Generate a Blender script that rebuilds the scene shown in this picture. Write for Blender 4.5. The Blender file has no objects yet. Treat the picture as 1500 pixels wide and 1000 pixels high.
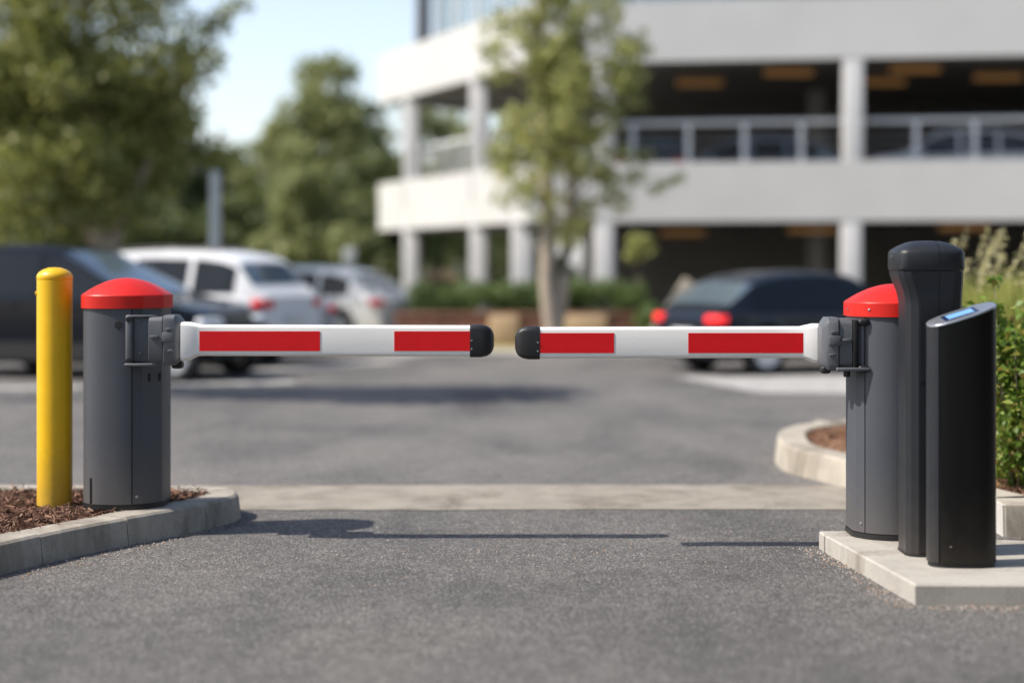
import bpy, bmesh, math, random
import numpy as np
from mathutils import Vector, Matrix
R = math.radians
random.seed(7)
S = bpy.context.scene
COL = S.collection
F, HY = 2400.0, 385.0            # focal length and horizon row in photo pixels
CAMZ = 1.5

# ------------------------------------------------------------------ materials
def new_mat(name):
    m = bpy.data.materials.new(name); m.use_nodes = True
    nt = m.node_tree
    return m, nt, nt.nodes['Principled BSDF']

def nd(nt, typ, **kw):
    n = nt.nodes.new(typ)
    for k, v in kw.items():
        if k in n.inputs.keys() if isinstance(k, str) else False: n.inputs[k].default_value = v
        else: setattr(n, k, v)
    return n

def ramp(nt, stops):
    r = nt.nodes.new('ShaderNodeValToRGB')
    e = r.color_ramp.elements
    while len(e) < len(stops): e.new(0.5)
    for i, (p, c) in enumerate(stops):
        e[i].position = p; e[i].color = (*c, 1) if len(c) == 3 else c
    return r

def coords(nt, scale=(1, 1, 1)):
    t = nt.nodes.new('ShaderNodeTexCoord'); mp = nt.nodes.new('ShaderNodeMapping')
    mp.inputs['Scale'].default_value = scale
    nt.links.new(t.outputs['Object'], mp.inputs['Vector'])
    return mp.outputs['Vector']

def mat(name, col, rough=.5, metal=0, var=.12, nscale=6, bump=0, bscale=60, coat=0, stretch=(1, 1, 1), rvar=.08, spec=.5, dirt=0):
    """a plain surface with slight dirt / tone variation and optional fine bump"""
    m, nt, b = new_mat(name)
    v = coords(nt, stretch)
    n = nd(nt, 'ShaderNodeTexNoise', Scale=nscale, Detail=8.0, Roughness=.65); nt.links.new(v, n.inputs['Vector'])
    lo = [max(0, c * (1 - var)) for c in col]; hi = [min(1, c * (1 + var)) for c in col]
    r = ramp(nt, [(.3, lo), (.7, hi)]); nt.links.new(n.outputs['Fac'], r.inputs['Fac'])
    nt.links.new(r.outputs['Color'], b.inputs['Base Color'])
    mr = nd(nt, 'ShaderNodeMapRange'); mr.inputs['To Min'].default_value = max(0.02, rough - rvar); mr.inputs['To Max'].default_value = min(1, rough + rvar)
    n2 = nd(nt, 'ShaderNodeTexNoise', Scale=nscale * 3.3, Detail=5.0); nt.links.new(v, n2.inputs['Vector'])
    nt.links.new(n2.outputs['Fac'], mr.inputs['Value']); nt.links.new(mr.outputs['Result'], b.inputs['Roughness'])
    if dirt:
        sz = nt.nodes.new('ShaderNodeSeparateXYZ'); nt.links.new(coords(nt), sz.inputs[0])
        nz = nd(nt, 'ShaderNodeTexNoise', Scale=16.0, Detail=9.0, Roughness=.75); nt.links.new(coords(nt), nz.inputs['Vector'])
        ad = nd(nt, 'ShaderNodeMath'); ad.operation = 'MULTIPLY_ADD'; ad.inputs[1].default_value = -.55; nt.links.new(nz.outputs['Fac'], ad.inputs[0]); nt.links.new(sz.outputs['Z'], ad.inputs[2])
        dr_ = ramp(nt, [(0, (dirt,) * 3), (.42, (0, 0, 0))])
        sh_ = nd(nt, 'ShaderNodeMath'); sh_.operation = 'ADD'; sh_.inputs[1].default_value = .32; nt.links.new(ad.outputs[0], sh_.inputs[0]); nt.links.new(sh_.outputs[0], dr_.inputs['Fac'])
        # scattered scuffs higher up
        ns = nd(nt, 'ShaderNodeTexNoise', Scale=9.0, Detail=12.0, Roughness=.8); nt.links.new(coords(nt, (1, 1, .25)), ns.inputs['Vector'])
        rs = ramp(nt, [(.62, (0, 0, 0)), (.72, (dirt * .45,) * 3)]); nt.links.new(ns.outputs['Fac'], rs.inputs['Fac'])
        mxd = nt.nodes.new('ShaderNodeMath'); mxd.operation = 'MAXIMUM'; nt.links.new(dr_.outputs['Color'], mxd.inputs[0]); nt.links.new(rs.outputs['Color'], mxd.inputs[1])
        md = nt.nodes.new('ShaderNodeMix'); md.data_type = 'RGBA'; nt.links.new(mxd.outputs[0], md.inputs[0])
        nt.links.new(r.outputs['Color'], md.inputs[6]); md.inputs[7].default_value = (.16, .125, .09, 1)
        nt.links.new(md.outputs[2], b.inputs['Base Color'])
    b.inputs['Metallic'].default_value = metal
    b.inputs['Coat Weight'].default_value = coat; b.inputs['Coat Roughness'].default_value = .05
    b.inputs['Specular IOR Level'].default_value = spec
    if bump:
        n3 = nd(nt, 'ShaderNodeTexNoise', Scale=bscale, Detail=4.0); nt.links.new(v, n3.inputs['Vector'])
        bp = nd(nt, 'ShaderNodeBump', Strength=bump, Distance=.004); nt.links.new(n3.outputs['Fac'], bp.inputs['Height'])
        nt.links.new(bp.outputs['Normal'], b.inputs['Normal'])
    return m

def leaf_mat(name, cols, transl=.3, rough=.5):
    m, nt, b = new_mat(name)
    g = nt.nodes.new('ShaderNodeNewGeometry')
    k = len(cols)
    r = ramp(nt, [(i / max(1, k - 1), c) for i, c in enumerate(cols)])
    nt.links.new(g.outputs['Random Per Island'], r.inputs['Fac'])
    nt.links.new(r.outputs['Color'], b.inputs['Base Color'])
    b.inputs['Roughness'].default_value = rough
    t = nt.nodes.new('ShaderNodeBsdfTranslucent')
    nt.links.new(r.outputs['Color'], t.inputs['Color'])
    mx = nt.nodes.new('ShaderNodeMixShader'); mx.inputs[0].default_value = transl
    nt.links.new(b.outputs[0], mx.inputs[1]); nt.links.new(t.outputs[0], mx.inputs[2])
    nt.links.new(mx.outputs[0], nt.nodes['Material Output'].inputs['Surface'])
    return m

def asphalt_mat(name, k, vscale, bump=.55):
    m, nt, b = new_mat(name)
    v = coords(nt)
    vo = nd(nt, 'ShaderNodeTexVoronoi', Scale=vscale); nt.links.new(v, vo.inputs['Vector'])
    sep = nt.nodes.new('ShaderNodeSeparateColor'); nt.links.new(vo.outputs['Color'], sep.inputs['Color'])
    r = ramp(nt, [(p_, tuple(c_ * k for c_ in q_)) for p_, q_ in [(0, (.10, .095, .091)), (.45, (.170, .162, .155)), (.8, (.255, .243, .232)), (.95, (.40, .385, .365)), (1, (.58, .56, .53))]])
    nt.links.new(sep.outputs['Red'], r.inputs['Fac'])
    # binder between stones
    rd = ramp(nt, [(0.25, (1, 1, 1)), (.62, (.62, .62, .63))]); nt.links.new(vo.outputs['Distance'], rd.inputs['Fac'])
    mu = nt.nodes.new('ShaderNodeMix'); mu.data_type = 'RGBA'; mu.blend_type = 'MULTIPLY'; mu.inputs[0].default_value = 1
    nt.links.new(r.outputs['Color'], mu.inputs[6]); nt.links.new(rd.outputs['Color'], mu.inputs[7])
    # wear: broad patches and streaks along the drive direction
    n1 = nd(nt, 'ShaderNodeTexNoise', Scale=.62, Detail=8.0, Roughness=.62, Distortion=.4); nt.links.new(coords(nt, (1, .5, 1)), n1.inputs['Vector'])
    r1 = ramp(nt, [(.32, (.56, .565, .58)), (.48, (.90, .90, .90)), (.62, (1.12, 1.10, 1.07))]); nt.links.new(n1.outputs['Fac'], r1.inputs['Fac'])
    n2 = nd(nt, 'ShaderNodeTexNoise', Scale=7.0, Detail=6.0, Roughness=.7); nt.links.new(v, n2.inputs['Vector'])
    r2 = ramp(nt, [(.3, (.74, .74, .74)), (.55, (1, 1, 1))]); nt.links.new(n2.outputs['Fac'], r2.inputs['Fac'])
    m2 = nt.nodes.new('ShaderNodeMix'); m2.data_type = 'RGBA'; m2.blend_type = 'MULTIPLY'; m2.inputs[0].default_value = 1
    nt.links.new(mu.outputs[2], m2.inputs[6]); nt.links.new(r1.outputs['Color'], m2.inputs[7])
    m3 = nt.nodes.new('ShaderNodeMix'); m3.data_type = 'RGBA'; m3.blend_type = 'MULTIPLY'; m3.inputs[0].default_value = 1
    nt.links.new(m2.outputs[2], m3.inputs[6]); nt.links.new(r2.outputs['Color'], m3.inputs[7])
    nt.links.new(m3.outputs[2], b.inputs['Base Color'])
    b.inputs['Roughness'].default_value = .85
    b.inputs['Specular IOR Level'].default_value = .3
    bp = nd(nt, 'ShaderNodeBump', Strength=bump, Distance=.006, invert=True)
    nt.links.new(vo.outputs['Distance'], bp.inputs['Height']); nt.links.new(bp.outputs['Normal'], b.inputs['Normal'])
    return m

def concrete_mat(name, col, dark=.72, pits=1, stain=1):
    m, nt, b = new_mat(name)
    v = coords(nt)
    n1 = nd(nt, 'ShaderNodeTexNoise', Scale=3.0, Detail=9.0, Roughness=.7); nt.links.new(v, n1.inputs['Vector'])
    r1 = ramp(nt, [(.3, [c * dark for c in col]), (.52, col), (.75, [min(1, c * 1.08) for c in col])]); nt.links.new(n1.outputs['Fac'], r1.inputs['Fac'])
    n2 = nd(nt, 'ShaderNodeTexNoise', Scale=85.0, Detail=4.0, Roughness=.8); nt.links.new(v, n2.inputs['Vector'])
    r2 = ramp(nt, [(.32, (.72, .71, .7)), (.46, (1, 1, 1))]); nt.links.new(n2.outputs['Fac'], r2.inputs['Fac'])
    mu = nt.nodes.new('ShaderNodeMix'); mu.data_type = 'RGBA'; mu.blend_type = 'MULTIPLY'; mu.inputs[0].default_value = pits
    nt.links.new(r1.outputs['Color'], mu.inputs[6]); nt.links.new(r2.outputs['Color'], mu.inputs[7])
    nt.links.new(mu.outputs[2], b.inputs['Base Color'])
    n4 = nd(nt, 'ShaderNodeTexNoise', Scale=1.7, Detail=10.0, Roughness=.75, Distortion=.6); nt.links.new(coords(nt, (1, 1, .35)), n4.inputs['Vector'])
    r4 = ramp(nt, [(.36, (.58, .555, .52)), (.52, (1, 1, 1))]); nt.links.new(n4.outputs['Fac'], r4.inputs['Fac'])
    m4 = nt.nodes.new('ShaderNodeMix'); m4.data_type = 'RGBA'; m4.blend_type = 'MULTIPLY'; m4.inputs[0].default_value = stain
    nt.links.new(mu.outputs[2], m4.inputs[6]); nt.links.new(r4.outputs['Color'], m4.inputs[7]); nt.links.new(m4.outputs[2], b.inputs['Base Color'])
    b.inputs['Roughness'].default_value = .88
    bp = nd(nt, 'ShaderNodeBump', Strength=.4, Distance=.004); nt.links.new(n2.outputs['Fac'], bp.inputs['Height'])
    nt.links.new(bp.outputs['Normal'], b.inputs['Normal'])
    return m

def glow_mat(name, col, strength):
    m, nt, b = new_mat(name)
    b.inputs['Base Color'].default_value = (*col, 1)
    b.inputs['Emission Color'].default_value = (*col, 1); b.inputs['Emission Strength'].default_value = strength
    b.inputs['Roughness'].default_value = .3
    return m

def glass_mat(name, col, alpha_t):
    """clear-ish pane: glossy front, tinted see-through"""
    m, nt, b = new_mat(name)
    b.inputs['Base Color'].default_value = (*col, 1); b.inputs['Roughness'].default_value = .03
    b.inputs['Specular IOR Level'].default_value = .8
    t = nt.nodes.new('ShaderNodeBsdfTransparent'); t.inputs['Color'].default_value = (.8, .86, .88, 1)
    mx = nt.nodes.new('ShaderNodeMixShader'); mx.inputs[0].default_value = alpha_t
    nt.links.new(b.outputs[0], mx.inputs[1]); nt.links.new(t.outputs[0], mx.inputs[2])
    nt.links.new(mx.outputs[0], nt.nodes['Material Output'].inputs['Surface'])
    return m

M = dict(
    asphalt=asphalt_mat('lot_asphalt', .98, 150.0, .35), asphalt_near=asphalt_mat('lane_asphalt', .84, 135.0, .6),
    concrete=concrete_mat('concrete', (.44, .42, .39)),
    pad=concrete_mat('pad_concrete', (.40, .375, .335), .78),
    kerb_old=concrete_mat('weathered_kerb', (.37, .335, .285), .6),
    kerb_new=concrete_mat('pale_kerb', (.40, .36, .30), .75),
    strip=concrete_mat('strip_concrete', (.285, .255, .212), .72),
    mortar=mat('mortar', (.5, .48, .45), .9, bump=.5),
    paint_white=mat('road_paint', (.36, .35, .335), .8, var=.3, nscale=5),
    cab=mat('grey_powder_coat', (.068, .074, .088), .42, var=.06, nscale=3, bump=.12, bscale=350, spec=.45, dirt=.35),
    cab_cast=mat('grey_cast_metal', (.10, .106, .118), .45, var=.1, nscale=9, bump=.25, bscale=220),
    cab_core=mat('dark_inner_frame', (.008, .008, .009), .6),
    red=mat('red_plastic', (.58, .018, .012), .42, spec=.3, var=.06, nscale=3, bump=.05, bscale=200),
    strip_red=mat('red_reflective_tape', (.70, .008, .012), .36, spec=.3, var=.05, nscale=14, bump=.06, bscale=400),
    arm=mat('white_arm_enamel', (.84, .825, .79), .33, var=.055, nscale=7, stretch=(.35, 1, 2), bump=.05, bscale=120),
    rubber=mat('black_rubber', (.012, .012, .013), .45, bump=.1, bscale=200),
    black_hole=mat('black_recess', (.004, .004, .004), .7),
    steel=mat('bright_steel', (.55, .56, .58), .28, metal=1),
    yellow=mat('yellow_plastic', (.80, .47, .008), .36, var=.07, nscale=5, bump=.06, bscale=90, dirt=.45),
    column=mat('charcoal_plastic', (.018, .020, .024), .42, var=.08, bump=.1, bscale=300, spec=.35, dirt=.16),
    term=mat('black_lacquer', (.004, .0042, .0046), .3, var=.1, stretch=(1, 1, .1), bump=.03, bscale=200, rvar=.06, spec=.28, dirt=.10),
    silver=mat('brushed_aluminium', (.46, .48, .52), .36, metal=.85, stretch=(1, 12, 1), nscale=12),
    bezel=mat('blue_bezel', (.012, .022, .07), .2),
    screen=glow_mat('lit_screen', (.16, .34, .62), .12),
    mulch=mat('mulch', (.10, .048, .030), .95, var=.5, nscale=40, bump=1, bscale=60),
    soil=mat('bed_soil', (.22, .12, .07), .95, var=.45, nscale=30, bump=1, bscale=50),
    stone=mat('grit', (.3, .28, .26), .85, var=.3),
    bwhite=mat('white_cladding', (.57, .56, .54), .6, var=.05, nscale=.6),
    bgrey=mat('grey_metal_rail', (.66, .67, .68), .45, var=.06),
    bcol=mat('pale_column_render', (.62, .61, .6), .7, var=.07, nscale=1.5),
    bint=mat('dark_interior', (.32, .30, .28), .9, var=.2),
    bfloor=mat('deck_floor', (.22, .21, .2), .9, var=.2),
    lamp=glow_mat('warm_lamp', (.42, .21, .07), .14),
    glass=glass_mat('balustrade_glass', (.35, .4, .43), .55),
    dgrey=mat('dark_grey_post', (.2, .21, .23), .5),
    brick=mat('brown_brick', (.21, .10, .07), .85, var=.4, nscale=5),
    tan=mat('tan_sandstone', (.50, .36, .22), .85, var=.15, nscale=4, bump=.5, bscale=20),
    bark=mat('pale_bark', (.34, .28, .22), .85, var=.3, nscale=8, stretch=(1, 1, .3), bump=.6, bscale=30),
    bark_d=mat('dark_bark', (.12, .09, .07), .9, var=.3, nscale=8, bump=.6, bscale=30),
    lawn=mat('grass', (.09, .11, .035), .95, var=.4, nscale=6, bump=.6, bscale=80),
    dry=mat('dry_grass', (.34, .30, .13), .95, var=.35, nscale=6, bump=.6, bscale=80),
    plank=mat('weathered_plank', (.55, .48, .38), .8, var=.15),
    pole=mat('galvanised_pole', (.48, .5, .5), .45, var=.1),
    l_mid=leaf_mat('street_tree_leaves', [(.204, .240, .066), (.324, .348, .108), (.456, .456, .168), (.576, .552, .240)], .5),
    l_left=leaf_mat('big_tree_leaves', [(.108, .132, .034), (.192, .210, .054), (.300, .306, .084), (.432, .420, .144)], 0.45),
    l_dark=leaf_mat('wood_leaves_dark', [(.081, .112, .040), (.144, .175, .065), (.219, .244, .094)], 0.4),
    l_olive=leaf_mat('wood_leaves_olive', [(.188, .219, .088), (.300, .325, .131), (.413, .425, .188)], 0.45),
    l_hedge=leaf_mat('hedge_leaves', [(.075, .12, .03), (.12, .18, .045), (.18, .25, .07)], .25),
    l_shrub=leaf_mat('shrub_leaves', [(.06, .12, .012), (.12, .21, .024), (.20, .30, .045), (.28, .36, .07), (.34, .24, .06)], .4, .5),
    l_grass=leaf_mat('ornamental_blades', [(.26, .29, .06), (.42, .44, .11), (.56, .54, .2)], .45),
    l_plume=leaf_mat('grass_plumes', [(.50, .47, .22), (.66, .60, .38)], .45),
    c_side=mat('car_side_glass', (.010, .014, .018), .07, var=.02, rvar=.01, spec=.3),
    c_glass=mat('car_glass', (.20, .26, .32), .06, metal=.6, var=.02, rvar=.01, spec=.8),
    c_tyre=mat('tyre', (.015, .015, .016), .8),
    c_rim=mat('alloy', (.62, .63, .65), .35, metal=.35),
    c_trim=mat('black_trim', (.015, .015, .017), .55),
    c_red=glow_mat('lit_tail_light', (.85, .02, .02), .55),
    c_redoff=mat('tail_light', (.62, .012, .02), .2, spec=.25),
    c_lamp=mat('headlamp', (.65, .68, .72), .12),
    c_plate=mat('blank_plate', (.6, .6, .58), .4),
)

# ------------------------------------------------------------------ object helpers
def obj(name, bm, m, root=None, smooth=38, uvless=True):
    """link a bmesh as ONE mesh object; vertices were authored in world space and move into root's space"""
    me = bpy.data.meshes.new(name)
    bm.normal_update(); bm.to_mesh(me); bm.free()
    if smooth:
        for p in me.polygons: p.use_smooth = True
        me.set_sharp_from_angle(angle=R(smooth))
    o = bpy.data.objects.new(name, me)
    me.materials.append(M[m] if isinstance(m, str) else m)
    COL.objects.link(o)
    if root is not None:
        o.parent = root
        off = root.get('_off')
        if off is not None: me.transform(Matrix.Translation(-Vector(off)))
    return o

def sub(o, parent):
    """make o a child of a mesh part that shares the same origin space"""
    o.parent = parent
    return o

def thing(name, label, cat, loc=(0, 0, 0), rz=0, group=None, world=True):
    o = bpy.data.objects.new(name, None); o.empty_display_size = .2; COL.objects.link(o)
    o.location = loc; o.rotation_euler = (0, 0, rz)
    o['label'] = label; o['category'] = cat
    if group: o['group'] = group
    if world: o['_off'] = list(loc)
    return o

def tag(o, label, cat, group=None, kind=None):
    o['label'] = label; o['category'] = cat
    if group: o['group'] = group
    if kind: o['kind'] = kind
    return o

def struct(name, bm, m, smooth=38):
    o = obj(name, bm, m, None, smooth); o['kind'] = 'structure'; return o

def dup(root, loc, rz, label, group=None):
    r = root.copy(); COL.objects.link(r); r.location = loc; r.rotation_euler = (0, 0, rz)
    r['label'] = label
    if group: r['group'] = group
    for ch in list(root.children):
        c = ch.copy(); COL.objects.link(c); c.parent = r
        for g in list(ch.children):
            d = g.copy(); COL.objects.link(d); d.parent = c
    return r

def BM(): return bmesh.new()

def box(bm, c, s, bev=0, seg=2, rz=0, rx=0, ry=0):
    mtx = Matrix.Translation(c) @ Matrix.Rotation(rz, 4, 'Z') @ Matrix.Rotation(ry, 4, 'Y') @ Matrix.Rotation(rx, 4, 'X') @ Matrix.Diagonal((*s, 1))
    g = bmesh.ops.create_cube(bm, size=1, matrix=mtx)
    if bev:
        es = list({e for v in g['verts'] for e in v.link_edges})
        bmesh.ops.bevel(bm, geom=es, offset=bev, segments=seg, affect='EDGES', profile=.5)
    return bm

def loft(bm, rings, cap0=True, cap1=True, closed=True):
    vs = [[bm.verts.new(p) for p in r] for r in rings]
    n = len(rings[0])
    for a, b in zip(vs, vs[1:]):
        for i in range(n if closed else n - 1):
            j = (i + 1) % n
            try: bm.faces.new((a[i], a[j], b[j], b[i]))
            except ValueError: pass
    if cap0 and closed: bm.faces.new(list(reversed(vs[0])))
    if cap1 and closed: bm.faces.new(vs[-1])
    bmesh.ops.recalc_face_normals(bm, faces=bm.faces)
    return bm

def prism(bm, pts, z0, z1, bev=0):
    """extrude a plan outline; bev rounds the top edge"""
    rings = [[(x, y, z0) for x, y in pts]]
    if bev:
        cx = sum(p[0] for p in pts) / len(pts); cy = sum(p[1] for p in pts) / len(pts)
        rings.append([(x, y, z1 - bev) for x, y in pts])
        ins = inset(pts, bev)
        rings.append([(x, y, z1) for x, y in ins])
    else: rings.append([(x, y, z1) for x, y in pts])
    return loft(bm, rings)

def inset(pts, d):
    """inward offset of a CCW outline"""
    out = []; n = len(pts)
    for i in range(n):
        p0, p1, p2 = Vector(pts[i - 1]), Vector(pts[i]), Vector(pts[(i + 1) % n])
        e1 = (p1 - p0); e2 = (p2 - p1)
        n1 = Vector((-e1.y, e1.x)); n2 = Vector((-e2.y, e2.x))
        if n1.length < 1e-9: n1 = n2
        if n2.length < 1e-9: n2 = n1
        n1.normalize(); n2.normalize()
        b = n1 + n2
        if b.length < 1e-6: b = n1
        b.normalize()
        k = d / max(.4, b.dot(n1))
        out.append((p1.x + b.x * k, p1.y + b.y * k))
    return out

def tube(bm, pts, radii, seg=8, cap=True):
    rings = []
    up0 = Vector((0, 0, 1))
    for i, p in enumerate(pts):
        p = Vector(p)
        a = Vector(pts[max(0, i - 1)]); b = Vector(pts[min(len(pts) - 1, i + 1)])
        d = (b - a).normalized()
        u = d.cross(up0)
        if u.length < .1: u = d.cross(Vector((1, 0, 0)))
        u.normalize(); w = d.cross(u)
        r = radii[i] if isinstance(radii, (list, tuple)) else radii
        rings.append([p + (u * math.cos(t) + w * math.sin(t)) * r for t in [2 * math.pi * k / seg for k in range(seg)]])
    return loft(bm, rings, cap, cap)

def lathe(bm, prof, c=(0, 0, 0), seg=32, axis='Z', cap=True):
    rings = []
    for r, z in prof:
        ring = []
        for k in range(seg):
            t = 2 * math.pi * k / seg
            x, y = r * math.cos(t), r * math.sin(t)
            v = (x, y, z) if axis == 'Z' else ((x, z, y) if axis == 'Y' else (z, x, y))
            ring.append((v[0] + c[0], v[1] + c[1], v[2] + c[2]))
        rings.append(ring)
    return loft(bm, rings, cap, cap)

def catmull(pts, step=.06, closed=False):
    P = [Vector(p) for p in pts]; out = []
    for i in range(len(P) - 1):
        p0 = P[i - 1] if i else P[0] * 2 - P[1]
        p1, p2 = P[i], P[i + 1]
        p3 = P[i + 2] if i + 2 < len(P) else P[-1] * 2 - P[-2]
        n = max(1, int((p2 - p1).length / step))
        for k in range(n):
            t = k / n
            out.append(.5 * ((2 * p1) + (p2 - p0) * t + (2 * p0 - 5 * p1 + 4 * p2 - p3) * t * t + (3 * p1 - p0 - 3 * p2 + p3) * t ** 3))
    out.append(P[-1])
    return out

def at(px, Y): return (px - 750) / F * Y                       # photo column to X at depth Y
def zt(py, Y): return CAMZ - (py - HY) / F * Y                 # photo row to height at depth Y

# ------------------------------------------------------------------ ground, paving, markings
def sheet(name, pts, z, m):
    bm = BM(); bm.faces.new([bm.verts.new((x, y, z)) for x, y in pts])
    bmesh.ops.recalc_face_normals(bm, faces=bm.faces)
    for f in bm.faces:
        if f.normal.z < 0: f.normal_flip()
    return struct(name, bm, m, 0)

sheet('ground', [(-450, -60), (450, -60), (450, 800), (-450, 800)], 0, 'asphalt')
pts = [(-40, -20), (40, -20)] + [(40 - .25 * k, 10.0 + random.uniform(-.01, .01)) for k in range(321)]
sheet('road', pts, .003, 'asphalt_near')
# worn flush concrete strip across the lane, slightly wavy edges
pts = [(x, 9.93 + .018 * math.sin(x * 1.7) + random.uniform(-.012, .012)) for x in [-12 + .08 * k for k in range(301)]]
pts += [(x, 11.02 + .03 * math.sin(x * 1.1 + 1) + random.uniform(-.014, .014)) for x in [12 - .08 * k for k in range(301)]]
sheet('paving', pts, .007, 'strip')
def quadline(p, q, w, z=.005):
    d = (Vector(q) - Vector(p)).normalized(); n = Vector((-d.y, d.x)) * w / 2
    return [tuple(Vector(p) + n), tuple(Vector(p) - n), tuple(Vector(q) - n), tuple(Vector(q) + n)]
for p, q, w in [((-9.0, 18.6), (-2.75, 20.6), .55), ((-3.6, 22.6), (-1.75, 25.0), .5), ((-12, 25.5), (-3, 27.6), .3), ((-1.9, 26.2), (-1.2, 28.4), .4)]:
    sheet('parking_line', quadline(p, q, w), .005, 'paint_white')
sheet('parking_apron', [(at(985, 21.6), 21.6), (at(1110, 18.9), 18.9), (7.5, 18.3), (8.2, 20.6), (at(1200, 21.9), 21.9)], .005, 'paint_white')
sheet('footway', [(-3.2, 27.4), (14, 25.6), (14, 27.4), (-3.2, 28.4)], .008, 'concrete')
sheet('verge', [(-3.4, 28.4), (14, 27.4), (14, 30), (-3.4, 30.2)], .010, 'dry')
sheet('lawn', [(-120, 33), (-4.5, 33), (-4.5, 52), (60, 52), (60, 200), (-120, 200)], .012, 'lawn')

def kerb(name, path, width, h, m, seglen=.75, inner=1, gap=.006):
    """a kerb of butted stones along a path (outer foot line); inner=+1 puts the bed to the left of the path"""
    P = [Vector(p) for p in path]
    acc = [0]
    for a, b in zip(P, P[1:]): acc.append(acc[-1] + (b - a).length)
    T = acc[-1]
    def pt(s):
        s = min(max(s, 0), T)
        for i in range(len(P) - 1):
            if s <= acc[i + 1] or i == len(P) - 2:
                k = (s - acc[i]) / max(1e-9, acc[i + 1] - acc[i]); return P[i].lerp(P[i + 1], k)
    def nrm(s):
        d = pt(s + .06) - pt(s - .06); d.normalize(); return Vector((-d.y, d.x)) * inner
    prof = [(0, -.03), (.018, h - .03), (.024, h - .012), (.04, h), (width - .012, h), (width, h - .012), (width, -.03)]
    core = [(.012, -.03), (.03, h - .012), (width - .01, h - .01), (width - .01, -.03)]
    def run(bm, s0, s1, pf, jit=0):
        n = max(2, int((s1 - s0) / .07) + 1); rings = []
        dz = random.uniform(-jit, jit); dn = random.uniform(-jit, jit)
        for k in range(n):
            s = s0 + (s1 - s0) * k / (n - 1); p = pt(s); q = nrm(s)
            rings.append([(p.x + q.x * (d + dn), p.y + q.y * (d + dn), z + (dz if z > 0 else 0)) for d, z in pf])
        loft(bm, rings)
    bm = BM(); s = 0
    while s < T:
        e = min(T, s + seglen * random.uniform(.93, 1.07))
        if e - s > .1: run(bm, s + gap / 2, e - gap / 2, prof, .0025)
        s = e
    k = struct(name, bm, m, 30)
    bm = BM(); run(bm, 0, T, core); struct(name + '_joint', bm, 'mortar', 30)
    inn = [tuple(pt(T * k / 240) + nrm(T * k / 240) * (width - .02)) for k in range(241)]
    return inn

island = catmull([(-3.6, 5.3), (-2.86, 6.9), (-2.46, 7.83), (-2.25, 8.29), (-2.03, 8.67), (-1.79, 9.04), (-1.64, 9.36), (-1.585, 9.6), (-1.65, 9.82), (-1.82, 9.96), (-2.15, 10.01), (-3.2, 10.02), (-7, 10.02)], .06)
inn_l = kerb('kerb', island, .22, .15, 'kerb_old', .62, 1)
bedp = catmull([(2.685, 9.195), (2.23, 10.9), (1.99, 11.65), (1.965, 12.2), (2.12, 13.0), (2.5, 13.55), (3.2, 13.85), (9, 14.2)], .08)
inn_f = kerb('kerb', [(7, 8.95), (2.688, 8.95)], .24, .185, 'kerb_new', .9, -1)
inn_r = kerb('kerb', bedp, .24, .185, 'kerb_new', .9, -1)

def bed(name, outline, zb, amp, m):
    """bumpy bed surface inside a kerb: grid clipped to the outline"""
    xs = [p[0] for p in outline]; ys = [p[1] for p in outline]
    bm = BM()
    vs = [bm.verts.new((x, y, zb)) for x, y in outline]
    f = bm.faces.new(vs)
    r = bmesh.ops.triangulate(bm, faces=[f])
    for _ in range(4):
        es = [e for e in bm.edges if e.calc_length() > .12]
        if es: bmesh.ops.subdivide_edges(bm, edges=es, cuts=1); bmesh.ops.triangulate(bm, faces=bm.faces)
    for v in bm.verts: v.co.z += amp * (math.sin(v.co.x * 9) * math.sin(v.co.y * 7) * .5 + random.uniform(-.5, .5))
    bmesh.ops.recalc_face_normals(bm, faces=bm.faces)
    o = obj(name, bm, m, None, 60); o['kind'] = 'structure'
    return o
inl = inn_l + [(-7, 5.3)]
bed('mulch_bed', [p for p in inl], .125, .02, 'mulch')
inr = [p for p in inn_r] + [(9, 9.17), (2.9, 9.17)]
bed('planting_bed', list(reversed(inr)), .15, .02, 'soil')

def in_poly(x, y, poly):
    c = False; n = len(poly); j = n - 1
    for i in range(n):
        xi, yi = poly[i]; xj, yj = poly[j]
        if (yi > y) != (yj > y) and x < (xj - xi) * (y - yi) / (yj - yi) + xi: c = not c
        j = i
    return c

def np_mesh(name, verts, faces, m, root=None):
    me = bpy.data.meshes.new(name)
    nv, (nf, k) = len(verts), faces.shape
    me.vertices.add(nv); me.vertices.foreach_set('co', verts.astype(np.float32).ravel())
    me.loops.add(nf * k); me.loops.foreach_set('vertex_index', faces.astype(np.int32).ravel())
    me.polygons.add(nf); me.polygons.foreach_set('loop_start', np.arange(0, nf * k, k, dtype=np.int32))
    me.update(calc_edges=True); me.validate()
    me.materials.append(M[m])
    o = bpy.data.objects.new(name, me); COL.objects.link(o)
    if root is not None: o.parent = root
    return o

RNG = np.random.default_rng(11)
def rand_dirs(n):
    v = RNG.normal(size=(n, 3)); return v / np.linalg.norm(v, axis=1, keepdims=True)

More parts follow.
